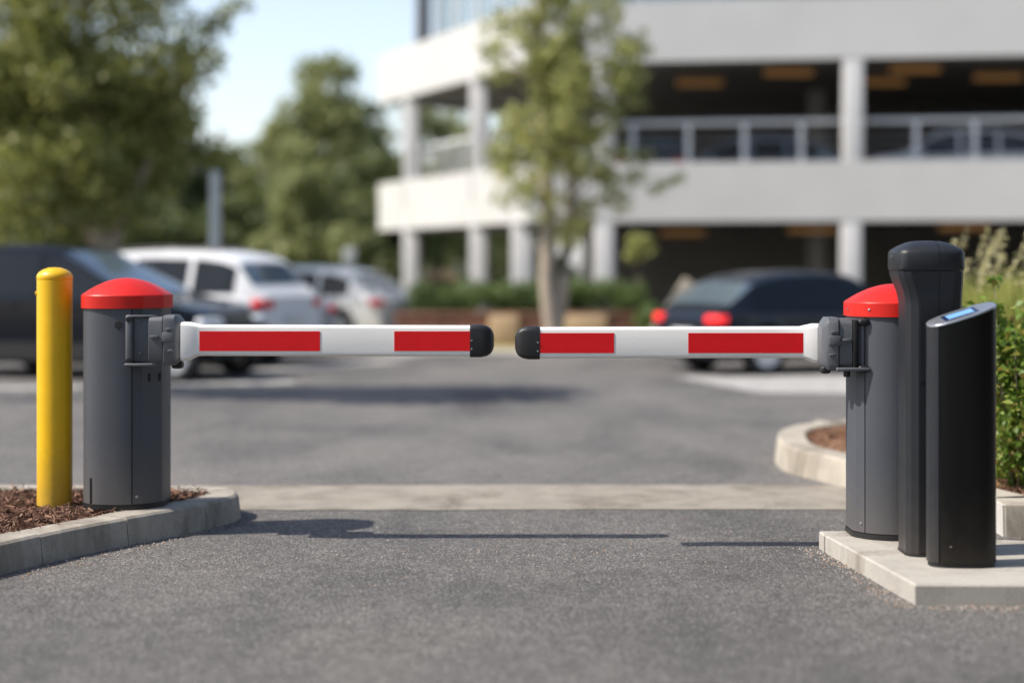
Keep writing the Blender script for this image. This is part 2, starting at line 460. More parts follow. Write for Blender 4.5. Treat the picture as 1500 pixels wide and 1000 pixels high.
def chips(name, poly, bounds, n, z, L, W, m, label, cat, dens=None):
    """loose shreds lying about in a bed"""
    P = []
    while len(P) < n:
        x = random.uniform(bounds[0], bounds[1]); y = random.uniform(bounds[2], bounds[3])
        if in_poly(x, y, poly): P.append((x, y, z + abs(random.gauss(0, .013))))
    P = np.array(P); n = len(P)
    d = rand_dirs(n); d[:, 2] *= .35; d /= np.linalg.norm(d, axis=1, keepdims=True)
    up = rand_dirs(n); s = np.cross(d, up); s /= np.linalg.norm(s, axis=1, keepdims=True); t = np.cross(d, s)
    l = RNG.uniform(L * .4, L, (n, 1)) / 2; w = RNG.uniform(W * .5, W, (n, 1)) / 2; h = w * .5
    c = [P - d * l - s * w, P - d * l + s * w, P - d * l * .9 + t * h, P + d * l - s * w * .6, P + d * l + s * w * .6, P + d * l * .9 + t * h]
    V = np.stack(c, 1).reshape(-1, 3)
    f = np.array([[0, 1, 4, 3], [1, 2, 5, 4], [2, 0, 3, 5]])
    Fc = (np.arange(n)[:, None, None] * 6 + f[None]).reshape(-1, 4)
    o = np_mesh(name, V, Fc, m); tag(o, label, cat, kind='stuff'); return o
M['chip'] = leaf_mat('mulch_chips', [(.05, .022, .014), (.11, .05, .03), (.20, .10, .065), (.34, .21, .14)], 0, .9)
M['chip_r'] = leaf_mat('straw_mulch_chips', [(.16, .08, .05), (.28, .15, .09), (.40, .24, .15)], 0, .9)
chips('mulch', inl, (-6.9, -1.6, 5.6, 10.0), 30000, .135, .085, .012, 'chip', 'reddish brown shredded bark mulch filling the kerbed island', 'mulch')
chips('mulch', inr, (2.0, 7.5, 9.1, 14.0), 13000, .16, .08, .014, 'chip_r', 'orange brown mulch round the shrubs in the raised bed', 'mulch')

def grit(name, n, spots, label):
    P = []
    for _ in range(n):
        (x0, y0), (x1, y1), sp = random.choice(spots); t = random.random()
        P.append((x0 + (x1 - x0) * t + random.gauss(0, sp), y0 + (y1 - y0) * t + random.gauss(0, sp), .002))
    P = np.array(P); P[:, 2] = .005; n = len(P)
    s = RNG.uniform(.0025, .007, (n, 1))
    a = RNG.uniform(0, 6.28, n)
    q = np.array([[1, 0, 0], [0, 1, 0], [-1, 0, 0], [0, -1, 0], [0, 0, 1.1], [0, 0, -.5]])
    V = np.empty((n, 6, 3))
    for k in range(6):
        x = q[k, 0] * np.cos(a) - q[k, 1] * np.sin(a) * .7; y = q[k, 0] * np.sin(a) + q[k, 1] * np.cos(a) * .7
        V[:, k, 0] = P[:, 0] + x * s[:, 0]; V[:, k, 1] = P[:, 1] + y * s[:, 0]; V[:, k, 2] = P[:, 2] + q[k, 2] * s[:, 0]
    f = np.array([[0, 1, 4], [1, 2, 4], [2, 3, 4], [3, 0, 4]])
    Fc = (np.arange(n)[:, None, None] * 6 + f[None]).reshape(-1, 3)
    o = np_mesh(name, V.reshape(-1, 3), Fc, 'gritm'); tag(o, label, 'gravel', kind='stuff'); return o
M['gritm'] = leaf_mat('grit_stones', [(.06, .055, .05), (.2, .18, .16), (.36, .33, .3), (.3, .16, .08)], 0, .8)
grit('gravel', 2600, [((1.58, 8.6), (1.72, 7.15), .045), ((1.75, 7.1), (3, 7.1), .03), ((-2.4, 7.8), (-1.6, 9.4), .06), ((-1.5, 8.2), (1.6, 8.6), .5), ((2.3, 8.6), (3, 8.85), .06)],
     'loose grit and fallen bits scattered over the asphalt')

# pad under the right hand machines: two butted concrete blocks
PADZ = .095
bm = BM(); prism(bm, [(1.612, 8.47), (2.3, 8.37), (2.34, 8.62), (1.612, 8.60)], -.02, PADZ, .008)
prism(bm, [(1.765, 7.17), (3.4, 7.14), (3.4, 8.18), (2.3, 8.36), (1.618, 8.462), (1.69, 7.82)], -.02, PADZ, .008)
struct('machine_plinth', bm, 'pad', 30)

# ------------------------------------------------------------------ barrier gates
def arc(a0, a1, n, rx, ry, e=2.5):
    out = []
    for k in range(n + 1):
        t = R(a0 + (a1 - a0) * k / n); c, s = math.cos(t), math.sin(t)
        out.append((rx * math.copysign(abs(c) ** (2 / e), c), ry * math.copysign(abs(s) ** (2 / e), s)))
    return out

def clip_ends(pts, d):
    a, b = Vector(pts[0]), Vector(pts[1]); pts = list(pts)
    pts[0] = tuple(a + (b - a).normalized() * d)
    a, b = Vector(pts[-1]), Vector(pts[-2]); pts[-1] = tuple(a + (b - a).normalized() * d)
    return pts

def ringpart(outer, thick, z0, z1, ox, oy):
    """curved panel: outline outer (CCW part of a section) with thickness inward"""
    n = len(outer); inner = []
    for i in range(n):
        a = Vector(outer[max(0, i - 1)]); b = Vector(outer[min(n - 1, i + 1)])
        d = (b - a).normalized(); inner.append((outer[i][0] - d.y * thick, outer[i][1] + d.x * thick))
    rings = []
    for z, k in ((z0, 1), (z1, 1)):
        rings.append([(x + ox, y + oy, z) for x, y in outer] + [(x + ox, y + oy, z) for x, y in reversed(inner)])
    bm = BM(); loft(bm, rings, False, False)
    bm.verts.ensure_lookup_table(); N = 2 * n
    for base in (0, N):
        for i in range(n - 1):
            bm.faces.new([bm.verts[base + i], bm.verts[base + i + 1], bm.verts[base + N - 2 - i], bm.verts[base + N - 1 - i]])
    bmesh.ops.recalc_face_normals(bm, faces=bm.faces)
    return bm

def gate(side, cx, cy, z0, zcap, armY, armx0, armx1, azt, azb, stripes, label):
    """side=+1: arm leaves to the right (left cabinet); -1: mirrored"""
    root = thing('barrier_gate', label, 'barrier gate', (cx, cy, z0), group='boom barriers facing each other')
    mir = lambda P: [(-x, y) for x, y in reversed(P)]
    if side > 0:
        facets = [(.078, -.206), (.130, -.180), (.216, -.088), (.226, -.05), (.226, .10), (.19, .165), (.06, .212)]
        curve = [(.06, .212)] + arc(92, 268, 26, .228, .218) + [(.03, -.2165), (.078, -.206)]
    else:
        facets = [(-.06, .212), (-.19, .165), (-.226, .10), (-.228, -.06), (-.216, -.10), (-.180, -.150)]
        curve = [(-.180, -.150), (-.145, -.180), (-.10, -.201)] + arc(-100, 88, 26, .226, .218) + [(-.06, .212)]
    full = curve[:-1] + facets[:-1]
    full = [(x + cx, y + cy) for x, y in full]
    # inner frame + plinth
    bm = BM(); prism(bm, inset(full, .012), z0, zcap + .01); obj('inner_frame', bm, 'cab_core', root)
    bm = BM(); prism(bm, inset(full, -.003 if side < 0 else .001), z0 + .001, z0 + .028); obj('plinth', bm, 'rubber', root)
    sh = obj('housing_shell', ringpart(clip_ends(curve, .003), .01, z0 + .032, zcap - .004, cx, cy), 'cab', root, 21)
    dr = obj('service_door', ringpart(clip_ends(facets, .003), .01, z0 + .032, zcap - .004, cx, cy), 'cab', root, 18)
    # small screws low on the door, dark slots under the bracket
    p = Vector(facets[0 if side > 0 else -1]); q = Vector(facets[1 if side > 0 else -2])
    mid = p.lerp(q, .45); d = (q - p).normalized(); nn = Vector((d.y, -d.x)) if side > 0 else Vector((-d.y, d.x))
    if nn.y > 0: nn = -nn
    bm = BM(); s = lathe(bm, [(.0075, 0), (.0075, .003), (.004, .004)], seg=12)
    bm.transform(Matrix.Translation((mid.x + cx, mid.y + cy, z0 + .075)) @ Vector((nn.x, nn.y, 0)).to_track_quat('Z', 'Y').to_matrix().to_4x4())
    sub(obj('screw', bm, 'steel', root), dr)
    if side > 0:
        bm = BM(); lathe(bm, [(.022, .0), (.022, .004), (.016, .0045)], seg=20)
        bm.transform(Matrix.Translation((.008 + cx, -.2165 + cy, zcap - .095)) @ Matrix.Rotation(R(90), 4, 'X'))
        sub(obj('lock_cover', bm, 'rubber', root), sh)
        bm = BM(); box(bm, (cx - .152, cy - .182, z0 + .10), (.007, .012, .15), rz=R(-36)); sub(obj('slot', bm, 'black_hole', root), sh)
        p, q = Vector(facets[1]), Vector(facets[2])
        for t in (.35, .88):
            m_ = p.lerp(q, t); bm = BM(); box(bm, (m_.x + cx, m_.y + cy, zcap - .385), (.016, .006, .045), .002, rz=math.atan2(q.y - p.y, q.x - p.x))
            sub(obj('slot', bm, 'black_hole', root), dr)
    # red cap: skirt + low dome, dome fades to a ridge
    skirt = inset(full, -.012)
    c2 = Vector((cx, cy)); bm = BM(); rings = []
    rings.append([(*((Vector(p) - c2) * .97 + c2), zcap - .006) for p in skirt])
    rings.append([(*p, zcap - .006) for p in skirt]); rings.append([(*p, zcap + .062) for p in skirt]); rings.append([(*inset(skirt, .004)[i], zcap + .068) for i in range(len(skirt))])
    for s in (.97, .93, .87, .8, .72, .62, .5, .38, .25, .12, .03):
        z = zcap + .068 + .092 * (1 - s ** 1.9)
        rings.append([(*((Vector(p) - c2) * s + c2), z) for p in inset(skirt, .004)])
    loft(bm, rings); cap = obj('cap', bm, 'red', root, 17)
    for (sx, sy) in (((.135, -.17) if side > 0 else (-.16, -.175)),) + (((-.236, -.03),) if side < 0 else ()):
        bm = BM(); lathe(bm, [(.006, 0), (.006, .004), (.003, .005)], seg=10)
        dirn = Vector((sx, sy * 1.1, 0)).normalized()
        q2 = Vector((sx, sy, 0)) + dirn * .006
        bm.transform(Matrix.Translation((cx + q2.x, cy + q2.y, zcap + .03)) @ dirn.to_track_quat('Z', 'Y').to_matrix().to_4x4())
        sub(obj('screw', bm, 'steel', root), cap)
    # bracket and clamp
    s = side
    zc = (azt + azb) / 2; zh = .135
    ex = cx + s * .228                                        # cabinet side
    fy = armY - .075                                          # front plane of the hardware
    # bracket: side post, recessed plate, bottom shelf
    if s > 0:
        x0, x1 = cx + .058, cx + .204
        bm = BM(); box(bm, ((x0 + x1) / 2, cy - .19, zc + .0), (x1 - x0, .12, .245), .006); br = obj('bracket', bm, 'cab', root)
        bm = BM(); box(bm, (x0 + .018, cy - .25, zc + .002), (.038, .05, .262), .012, 3); sub(obj('bracket_post', bm, 'cab_cast', root), br)
        bm = BM(); box(bm, ((x0 + x1) / 2 + .0, cy - .243, zc - .137), (x1 - x0 + .01, .085, .016), .006, 3); sub(obj('shelf', bm, 'cab_cast', root), br)
        bm = BM(); box(bm, ((x0 + x1) / 2 + .02, cy - .243, zc + .126), (x1 - x0 - .02, .06, .01), .004, 2); sub(obj('lip', bm, 'cab_cast', root), br)
        for dz in (.108, -.116):
            bm = BM(); lathe(bm, [(.0155, 0), (.0155, .004), (.011, .0045)], seg=18)
            bm.transform(Matrix.Translation((x0 + .018, cy - .274, zc + dz)) @ Matrix.Rotation(R(90), 4, 'X')); sub(obj('bolt_recess', bm, 'black_hole', root), br)
        for dx, dz in ((.065, .1), (.075, -.075)):
            bm = BM(); lathe(bm, [(.010, 0), (.010, .006), (.006, .008)], seg=12)
            bm.transform(Matrix.Translation((x0 + dx, cy - .249, zc + dz)) @ Matrix.Rotation(R(90), 4, 'X')); sub(obj('bolt', bm, 'cab_cast', root), br)
        hx0, hx1, hx2 = x1 + .002, x1 + .078, x1 + .178
        hy, hd = armY + .045, .17
    else:
        x0, x1 = cx - .165, cx - .115
        bm = BM(); box(bm, (cx - .192, cy - .125, zc), (.05, .05, .225), .006, rz=R(-38)); br = obj('bracket', bm, 'cab_cast', root)
        for dz in (.112, -.125):
            bm = BM(); box(bm, (cx - .190, cy - .152, zc + dz), (.060, .06, .036), .016, 3); sub(obj('bolt_boss', bm, 'rubber', root), br)
        bm = BM(); box(bm, (cx - .245, cy - .135, zc - .128), (.17, .10, .018), .006, 3); sub(obj('shelf', bm, 'cab_cast', root), br)
        bm = BM(); lathe(bm, [(.016, -.03), (.018, -.02), (.018, 0), (.012, .001)], (cx - .27, cy - .14, zc - .138), 14); sub(obj('knob', bm, 'rubber', root), br)
        bm = BM(); box(bm, (cx - .232, cy - .10, zc + .004), (.02, .15, .235), .003); sub(obj('backplate', bm, 'black_hole', root), br)
        bm = BM(); box(bm, (cx - .25, cy - .08, zc + .122), (.14, .12, .012), .004); sub(obj('lip', bm, 'cab_cast', root), br)
        hx0, hx1, hx2 = cx - .244, cx - .312, cx - .396
        hy, hd = cy - .075, .17
    def hull(xa, xb, sections):
        """rounded rectangular tube along X through (t, half height, half depth, dz)"""
        bm = BM(); rings = []
        for t, hh, hdp, dz in sections:
            x = xa + (xb - xa) * t; ring = []
            for (u, v) in [(-1, -.62), (-.86, -.86), (-.62, -1), (.62, -1), (.86, -.86), (1, -.62), (1, .62), (.86, .86), (.62, 1), (-.62, 1), (-.86, .86), (-1, .62)]:
                uu = math.copysign(1 - (1 - abs(u)) * .55 , u); vv = math.copysign(1 - (1 - abs(v)) * .55, v)
                ring.append((x, hy + uu * hdp, zc + dz + vv * hh))
            rings.append(ring)
        return loft(bm, rings)
    cl = obj('clamp', hull(hx0, hx1, [(0, .112, hd / 2 - .006, .004), (.04, .118, hd / 2, .004), (.96, .120, hd / 2, .004), (1, .117, hd / 2 - .002, .004)]), 'cab_cast', root, 30)
    c2_ = obj('clamp_head', hull(hx1 + s * .003, hx2, [(0, .128, hd / 2, 0), (.04, .134, hd / 2 + .006, 0), (.62, .134, hd / 2 + .006, 0), (.86, .112, hd / 2 - .004, -.004), (1, .092, hd / 2 - .022, -.004)]), 'cab_cast', root, 30)
    sub(c2_, cl)
    for xx, dz, sz in ((hx0 + (hx1 - hx0) * .45, .02, (.046, .012, .017)), (hx1 + (hx2 - hx1) * .35, .06, (.03, .014, .016)), (hx1 + (hx2 - hx1) * .3, .018, (.06, .012, .05)), (hx1 + (hx2 - hx1) * .45, -.055, (.03, .014, .014))):
        bm = BM(); box(bm, (xx, hy - hd / 2 - .007, zc + dz), sz, .004, 2); sub(obj('lug', bm, 'cab_cast', root), cl)
    bm = BM(); box(bm, ((hx1 + hx2) / 2 + s * .015, hy, zc - .135), (abs(hx2 - hx1) * .6, .07, .04), .014, 3); sub(obj('hinge_block', bm, 'rubber', root), cl)
    # boom arm: rounded profile, flared root
    H = azt - azb; D = .11
    prof = []
    for (u, v) in [(-.5, -.36), (-.5, .36), (-.48, .43), (-.42, .475), (-.32, .5), (.32, .5), (.42, .475), (.48, .43), (.5, .36), (.5, -.36), (.48, -.43), (.41, -.48), (.28, -.5), (-.28, -.5), (-.41, -.48), (-.48, -.43)]:
        prof.append((u, v))
    bm = BM(); rings = []
    L = armx1 - armx0
    st = [(0, 1.25, 1.25), (.022, 1.24, 1.25), (.05, 1.06, 1.1), (.065, 1.0, 1.0)] + [(.065 + (1 - .065) * k / 10, 1, 1) for k in range(1, 11)]
    for t, kh, kd in st:
        sag = -.004 * t
        rings.append([(armx0 + L * t, armY + (0 if t > .06 else 0) + u * D * kd, zc + v * H * kh - (.006 if kh > 1.1 else 0) + sag) for u, v in prof])
    loft(bm, rings); arm = obj('boom_arm', bm, 'arm', root, 24)
    for (a, b) in stripes:
        bm = BM(); za, zb = zc - .325 * H - .002, zc + .315 * H - .002
        rings = []
        for z in (za, zb): rings.append([(a, armY - D / 2 - .0022, z), (b, armY - D / 2 - .0022, z), (b, armY - D / 2 + .001, z), (a, armY - D / 2 + .001, z)])
        loft(bm, rings); sub(obj('reflective_stripe', bm, 'strip_red', root), arm)
    # aluminium rail under the face
    # rounded black end cap
    bm = BM(); rings = []; Lc = .128
    for t, k in ((0, 1.03), (.04, 1.05), (.45, 1.05), (.7, .97), (.86, .82), (.95, .62), (1, .36)):
        rings.append([(armx1 + s * (Lc * t - .012), armY + u * D * (1.06 if k > 1 else k * 1.04), zc - .004 + v * H * k) for u, v in prof])
    loft(bm, rings); ec = obj('end_cap', bm, 'rubber', root, 40)
    for dz in (.0, -.045):
        bm = BM(); lathe(bm, [(.0045, 0), (.0045, .003), (.002, .004)], seg=10)
        bm.transform(Matrix.Translation((armx1 - s * .002, armY - D * .53 - .001, zc + dz)) @ Matrix.Rotation(R(90), 4, 'X')); sub(obj('screw', bm, 'steel', root), ec)
    return root

YL, YR = 8.80, 8.55
gate(+1, at(185, 9.14), 9.145, .15, 1.257, YL, at(268, YL), at(692, YL), zt(475.5, YL), zt(520.5, YL),
     [(at(295, YL), at(470.5, YL)), (at(578.5, YL), at(689, YL))], 'grey boom barrier beside the yellow bollard, red cap, arm reaching right')
gate(-1, at(1309, 8.49), 8.495, PADZ, 1.232, YR, at(1199, YR), at(787, YR), zt(478, YR), zt(523.5, YR),
     [(at(788.5, YR), at(898.5, YR)), (at(1006.5, YR), at(1174, YR))], 'grey boom barrier half hidden behind the dark columns, red cap, arm reaching left')

# ------------------------------------------------------------------ yellow bollard
bx, by = at(75, 9.1), 9.17
b0 = thing('bollard', 'bright yellow round bollard with domed top standing in the mulch', 'bollard', (bx, by, .11))
r = .097
bm = BM(); lathe(bm, [(r, .11), (r, 1.405)], (bx, by, 0), 40); obj('post', bm, 'yellow', b0)
bm = BM(); lathe(bm, [(r - .006, 1.4), (r - .002, 1.403), (r + .001, 1.41), (r + .001, 1.425), (r - .003, 1.437), (r - .014, 1.45), (r - .035, 1.463), (r * .35, 1.473), (.004, 1.475)], (bx, by, 0), 40); obj('domed_cap', bm, 'yellow', b0, 45)
bm = BM(); lathe(bm, [(.012, 0), (.012, .006), (.006, .008)], seg=12)
bm.transform(Matrix.Translation((bx - r + .002, by - .02, 1.33)) @ Matrix.Rotation(R(-90), 4, 'Y')); obj('plug', bm, 'yellow', b0)

# ------------------------------------------------------------------ intercom column
ix, iy = 2.029, 7.955
t = thing('intercom_column', 'tall charcoal column with wider rounded head behind the black terminal', 'intercom column', (ix, iy, PADZ))
def oct_(w, d, c, z, rnd=0):
    w /= 2; d /= 2
    P = [(-w + c, -d), (w - c, -d), (w - c * .35, -d + c * .35), (w, -d + c), (w, d - c), (w - c * .35, d - c * .35), (w - c, d), (-w + c, d), (-w + c * .35, d - c * .35), (-w, d - c), (-w, -d + c), (-w + c * .35, -d + c * .35)]
    return [(ix + x, iy + y, z) for x, y in P]
W0, D0, C0 = .27, .25, .05
def octs(w, d, c, z, dx): return [(x + dx, y, z_) for x, y, z_ in oct_(w, d, c, z)]
shaft = [(PADZ + .001, W0, D0, 0), (1.30, W0, D0, 0), (1.335, W0 + .005, D0 + .004, -.002), (1.37, W0 + .015, D0 + .012, -.006), (1.41, W0 + .032, D0 + .024, -.013), (1.44, W0 + .042, D0 + .032, -.018), (1.462, W0 + .045, D0 + .035, -.02)]
bm = BM(); loft(bm, [octs(w, d, C0, z, dx) for z, w, d, dx in shaft]); obj('shaft', bm, 'column', t, 25)
HX = ix - .02
rings = [octs(w, d, c, z, -.02) for w, d, c, z in [(.29, .26, .045, 1.467), (.318, .288, .045, 1.4672), (.322, .292, .045, 1.471), (.322, .292, .045, 1.543), (.316, .286, .045, 1.555), (.30, .27, .045, 1.565), (.255, .225, .045, 1.581), (.20, .17, .045, 1.595), (.14, .10, .03, 1.604), (.05, .03, .01, 1.607)]]
bm = BM(); loft(bm, [[(HX + (x - HX) * .985, iy + (y - iy) * .985, z - .004) for x, y, z in r_] for r_ in [octs(.28, .25, .045, 1.455, -.02)] + rings]); hd_ = obj('head', bm, 'cab_core', t, 32)
for q, cl_in in ((ix + .0088, False), (ix + .0118, True)):
    bm = BM(); loft(bm, rings)
    g = bmesh.ops.bisect_plane(bm, geom=bm.verts[:] + bm.edges[:] + bm.faces[:], plane_co=(q, 0, 0), plane_no=(1, 0, 0), clear_outer=not cl_in, clear_inner=cl_in)
    es = [e for e in g['geom_cut'] if isinstance(e, bmesh.types.BMEdge)]
    bmesh.ops.holes_fill(bm, edges=es); sub(obj('head_cover', bm, 'column', t, 32), hd_)
bm = BM(); lathe(bm, [(.008, 0), (.008, .004), (.004, .005)], seg=12); bm.transform(Matrix.Translation((ix - .180, iy + .02, 1.53)) @ Matrix.Rotation(R(-90), 4, 'Y')); sub(obj('screw', bm, 'steel', t), hd_)
def front_strip(name, xa, xb, zs, proud=.004):
    bm = BM(); rings = []
    for z in zs:
        w, d = W0, D0
        for (z1, w1, d1, e1), (z2, w2, d2, e2) in zip(shaft, shaft[1:]):
            if z1 <= z <= z2: k = (z - z1) / (z2 - z1); w, d = w1 + (w2 - w1) * k, d1 + (d2 - d1) * k
        y = iy - d / 2
        rings.append([(ix + xa, y - proud, z), (ix + xb, y - proud, z), (ix + xb, y + .006, z), (ix + xa, y + .006, z)])
    loft(bm, rings); return obj(name, bm, 'column', t, 25)
ZS = [1.33, 1.37, 1.41, 1.44, 1.458]
front_strip('speaker_panel', -.080, .0085, [.93] + ZS)
front_strip('cover_panel',   .012, .080, [PADZ + .02] + ZS)
front_strip('lower_panel', -.080, .0085, [PADZ + .02, .926], .0015)
bm = BM(); loft(bm, [oct_(W0 + .006, D0 + .006, C0, PADZ + .0005), oct_(W0 + .006, D0 + .006, C0, PADZ + .012)]); obj('base_trim', bm, 'rubber', t)

# ------------------------------------------------------------------ card terminal with slanted top
tx, ty = 2.090, 7.625
t = thing('card_terminal', 'low glossy black pay terminal with slanted silver top and blue screen', 'terminal', (tx, ty, PADZ))
def pill(a, b, e=3.0, n=48): return arc(0, 360 - 360 / n, n - 1, a, b, e)
def ztop(x, y): return 1.254 + .31 * x + .15 * y
P = pill(.158, .088, 2.7, 64)
def part_shell(pts, name, m, dy=0):
    bm = BM()
    rings = [[(tx + x, ty + y, PADZ + .022) for x, y in pts], [(tx + x, ty + y, ztop(x, y)) for x, y in pts]]
    loft(bm, rings); return obj(name, bm, m, t, 30)
right = [p for p in P if p[0] > -.116]; 
right = sorted(right, key=lambda p: math.atan2(p[1], p[0] + .02))
left = [p for p in P if p[0] <= -.120]; left = sorted(left, key=lambda p: math.atan2(p[1], p[0]) % (2 * math.pi))
part_shell(right, 'housing', 'term'); part_shell(left, 'side_panel', 'column')
bm = BM(); loft(bm, [[(tx + x * .96, ty + y * .94, PADZ) for x, y in P], [(tx + x * .96, ty + y * .94, ztop(x, y) - .004) for x, y in P]]); obj('inner_frame', bm, 'cab_core', t)
bm = BM(); rings = []
for k, dz in ((.98, .0005), (1.003, .002), (1.003, .007), (.985, .010)): rings.append([(tx + x * k, ty + y * k, ztop(x, y) + dz) for x, y in P])
loft(bm, rings); tp = obj('top_plate', bm, 'silver', t, 40)
def plate(name, x0, x1, y0, y1, dz0, dz1, m):
    bm = BM(); q = [(x0, y0), (x1, y0), (x1, y1), (x0, y1)]
    loft(bm, [[(tx + x, ty + y, ztop(x, y) + dz0) for x, y in q], [(tx + x, ty + y, ztop(x, y) + dz1) for x, y in q]]); return sub(obj(name, bm, m, t, 20), tp)
plate('screen_bezel', -.085, .07, -.050, .05, .006, .0112, 'bezel')
plate('screen', -.066, .052, -.038, .038, .008, .0118, 'screen')
bm = BM(); lathe(bm, [(.004, 0), (.004, .003), (.002, .004)], seg=10); bm.transform(Matrix.Translation((tx - .07, ty - .083, PADZ + .10)) @ Matrix.Rotation(R(90), 4, 'X')); obj('screw', bm, 'steel', t)

# ------------------------------------------------------------------ cars
def car(label, paint, L, W, H, loc, rz, style='suv', lit=False,  group='parked cars', cat='car', plate=True):
    """+x is forward. Body surface = stations along x times a half section; panes are patches of that surface"""
    root = thing('parked_car', label, cat, loc, rz, group, world=False)
    suv = style == 'suv'; raked = style == 'raked'
    # (x fraction from rear 0 to front 1, top height fraction)
    if suv: top = [(0, .58), (.015, .64), (.04, .68), (.10, .90), (.15, .955), (.22, .985), (.4, 1), (.55, .985), (.62, .95), (.76, .64), (.80, .61), (.9, .57), (.96, .52), (.99, .45), (1, .40)]
    elif raked: top = [(0, .56), (.015, .63), (.04, .67), (.09, .88), (.14, .95), (.22, .985), (.34, 1), (.44, .99), (.50, .955), (.755, .625), (.79, .60), (.88, .56), (.95, .51), (.985, .44), (1, .38)]
    else: top = [(0, .52), (.015, .60), (.05, .66), (.17, .90), (.23, .955), (.33, .99), (.45, 1), (.54, .985), (.61, .94), (.75, .66), (.79, .625), (.9, .575), (.96, .52), (.99, .44), (1, .38)]
    belt = [(0, .54), (.1, .60), (.5, .575), (.76, .565), (.9, .53), (1, .38)]
    def li(tab, x):
        for (a, p), (b, q) in zip(tab, tab[1:]):
            if x <= b: return p + (q - p) * (x - a) / (b - a)
        return tab[-1][1]
    wr = .335 if suv else .315
    wx = (.195, .895) if raked else (.195, .80)                                              # wheel positions
    def sm(tab, x): return (li(tab, max(0, x - .012)) + 2 * li(tab, x) + li(tab, min(1, x + .012))) / 4
    def section(fx):
        x = (fx - .5) * L
        zt_ = sm(top, fx) * H; zbelt = min(sm(belt, fx) * H, zt_ - .015)
        e = min(fx, 1 - fx)
        w = W / 2 * (1 - .16 * max(0, 1 - e / .14) ** 2.2)
        zb = .2 + .1 * max(0, 1 - e / .05)
        for q in wx:
            d = abs(x - (q - .5) * L); rr = wr + .055
            if d < rr: zb = max(zb, wr + math.sqrt(rr * rr - d * d) * .98)
        k = max(0, min(1, (zt_ - zbelt) / (.38 * H)))
        wt = w * (.955 - .20 * k)
        zm = max(zb + .02, .42 * zbelt + .2); zm = min(zm, zbelt - .03)
        half = [(0, zb), (w * .90, zb), (w * .985, min(zb + .05, zm - .005)), (w, zm), (w * .985, zbelt - .02), (w * .955, zbelt), (wt, zt_ - .055 * k - .008), (wt * .86, zt_ - .012 * k - .003), (wt * .45, zt_ - .002), (0, zt_)]
        return x, half
    N = 96
    xs = [k / N for k in range(N + 1)]
    bm = BM(); rings = []
    for fx in xs:
        x, h = section(fx)
        rings.append([(x, y, z) for y, z in h] + [(x, -y, z) for y, z in reversed(h[1:-1])])
    loft(bm, rings); body = obj('body', bm, paint, root, 28)
    def surf(fx, i, tt, s):
        x, h = section(fx); a, b = h[i], h[i + 1]
        return Vector((x, s * (a[0] + (b[0] - a[0]) * tt), a[1] + (b[1] - a[1]) * tt))
    def patch(name, m, fn, nu, nv, off):
        """fn(u,v)->point; offset along normal"""
        G = [[fn(u / nu, v / nv) for v in range(nv + 1)] for u in range(nu + 1)]
        bm = BM(); top_, bot = [], []
        for u in range(nu + 1):
            ta, ba = [], []
            for v in range(nv + 1):
                du = G[min(nu, u + 1)][v] - G[max(0, u - 1)][v]; dv = G[u][min(nv, v + 1)] - G[u][max(0, v - 1)]
                n = du.cross(dv)
                n = n.normalized() if n.length > 1e-9 else Vector((0, 0, 1))
                c = G[u][v]; ref = Vector((c.x * .25, c.y, c.z - H * .45))
                if n.dot(ref) < 0: n = -n
                ta.append(bm.verts.new(c + n * off)); ba.append(bm.verts.new(c - n * .01))
            top_.append(ta); bot.append(ba)
        for u in range(nu):
            for v in range(nv):
                bm.faces.new((top_[u][v], top_[u + 1][v], top_[u + 1][v + 1], top_[u][v + 1]))
        for u in range(nu):
            for v in (0, nv): bm.faces.new((top_[u][v], top_[u + 1][v], bot[u + 1][v], bot[u][v]))
        for v in range(nv):
            for u in (0, nu): bm.faces.new((top_[u][v], top_[u][v + 1], bot[u][v + 1], bot[u][v]))
        bmesh.ops.recalc_face_normals(bm, faces=bm.faces)
        return obj(name, bm, m, root, 40)
    panes = [(.12, .26), (.28, .44), (.46, .66)] if raked else [(.10, .25), (.27, .465), (.485, .70)] if suv else [(.15, .30), (.32, .485), (.505, .70)]
    for s in (1, -1):
        for (a, b) in panes:
            patch('window', 'c_side', lambda u, v, a=a, b=b, s=s: surf(a + (b - a) * u, 5, .07 + .82 * v, s), 8, 3, .006)
        patch('sill_trim', 'c_trim', lambda u, v, s=s: surf(.29 + .42 * u, 2, -.6 + 1.2 * v, s) if v else surf(.29 + .42 * u, 1, .7, s), 8, 2, .004)
        for a in (.37, .58):
            x, h = section(a); bm = BM(); box(bm, (x, s * (h[4][0] + .012), h[4][1] - .05), (.2, .025, .035), .01); obj('door_handle', bm, paint, root)
        x, h = section(.685); bm = BM(); box(bm, (x, s * (h[5][0] + .10), h[5][1] + .07), (.12, .2, .13), .045, 3); obj('mirror', bm, paint, root, 50)
    def across(fa, fb):
        def fn(u, v):
            fx = fa + (fb - fa) * u; q = -1 + 2 * v; s = 1 if q >= 0 else -1; q = abs(q) * .97
            x, h = section(fx); pts = [h[9], h[8], h[7], h[6]]; ws = [0, .47, .88, 1.0]
            for (p1, w1), (p2, w2) in zip(zip(pts, ws), list(zip(pts, ws))[1:]):
                if q <= w2:
                    k = (q - w1) / (w2 - w1); return Vector((x, s * (p1[0] + (p2[0] - p1[0]) * k), p1[1] + (p2[1] - p1[1]) * k))
        return fn
    patch('windshield', 'c_glass', across(.51, .75) if raked else across(.633, .757), 8, 12, .006)
    patch('rear_window', 'c_glass', across(.045, .097) if suv else across(.06, .165), 6, 12, .006)
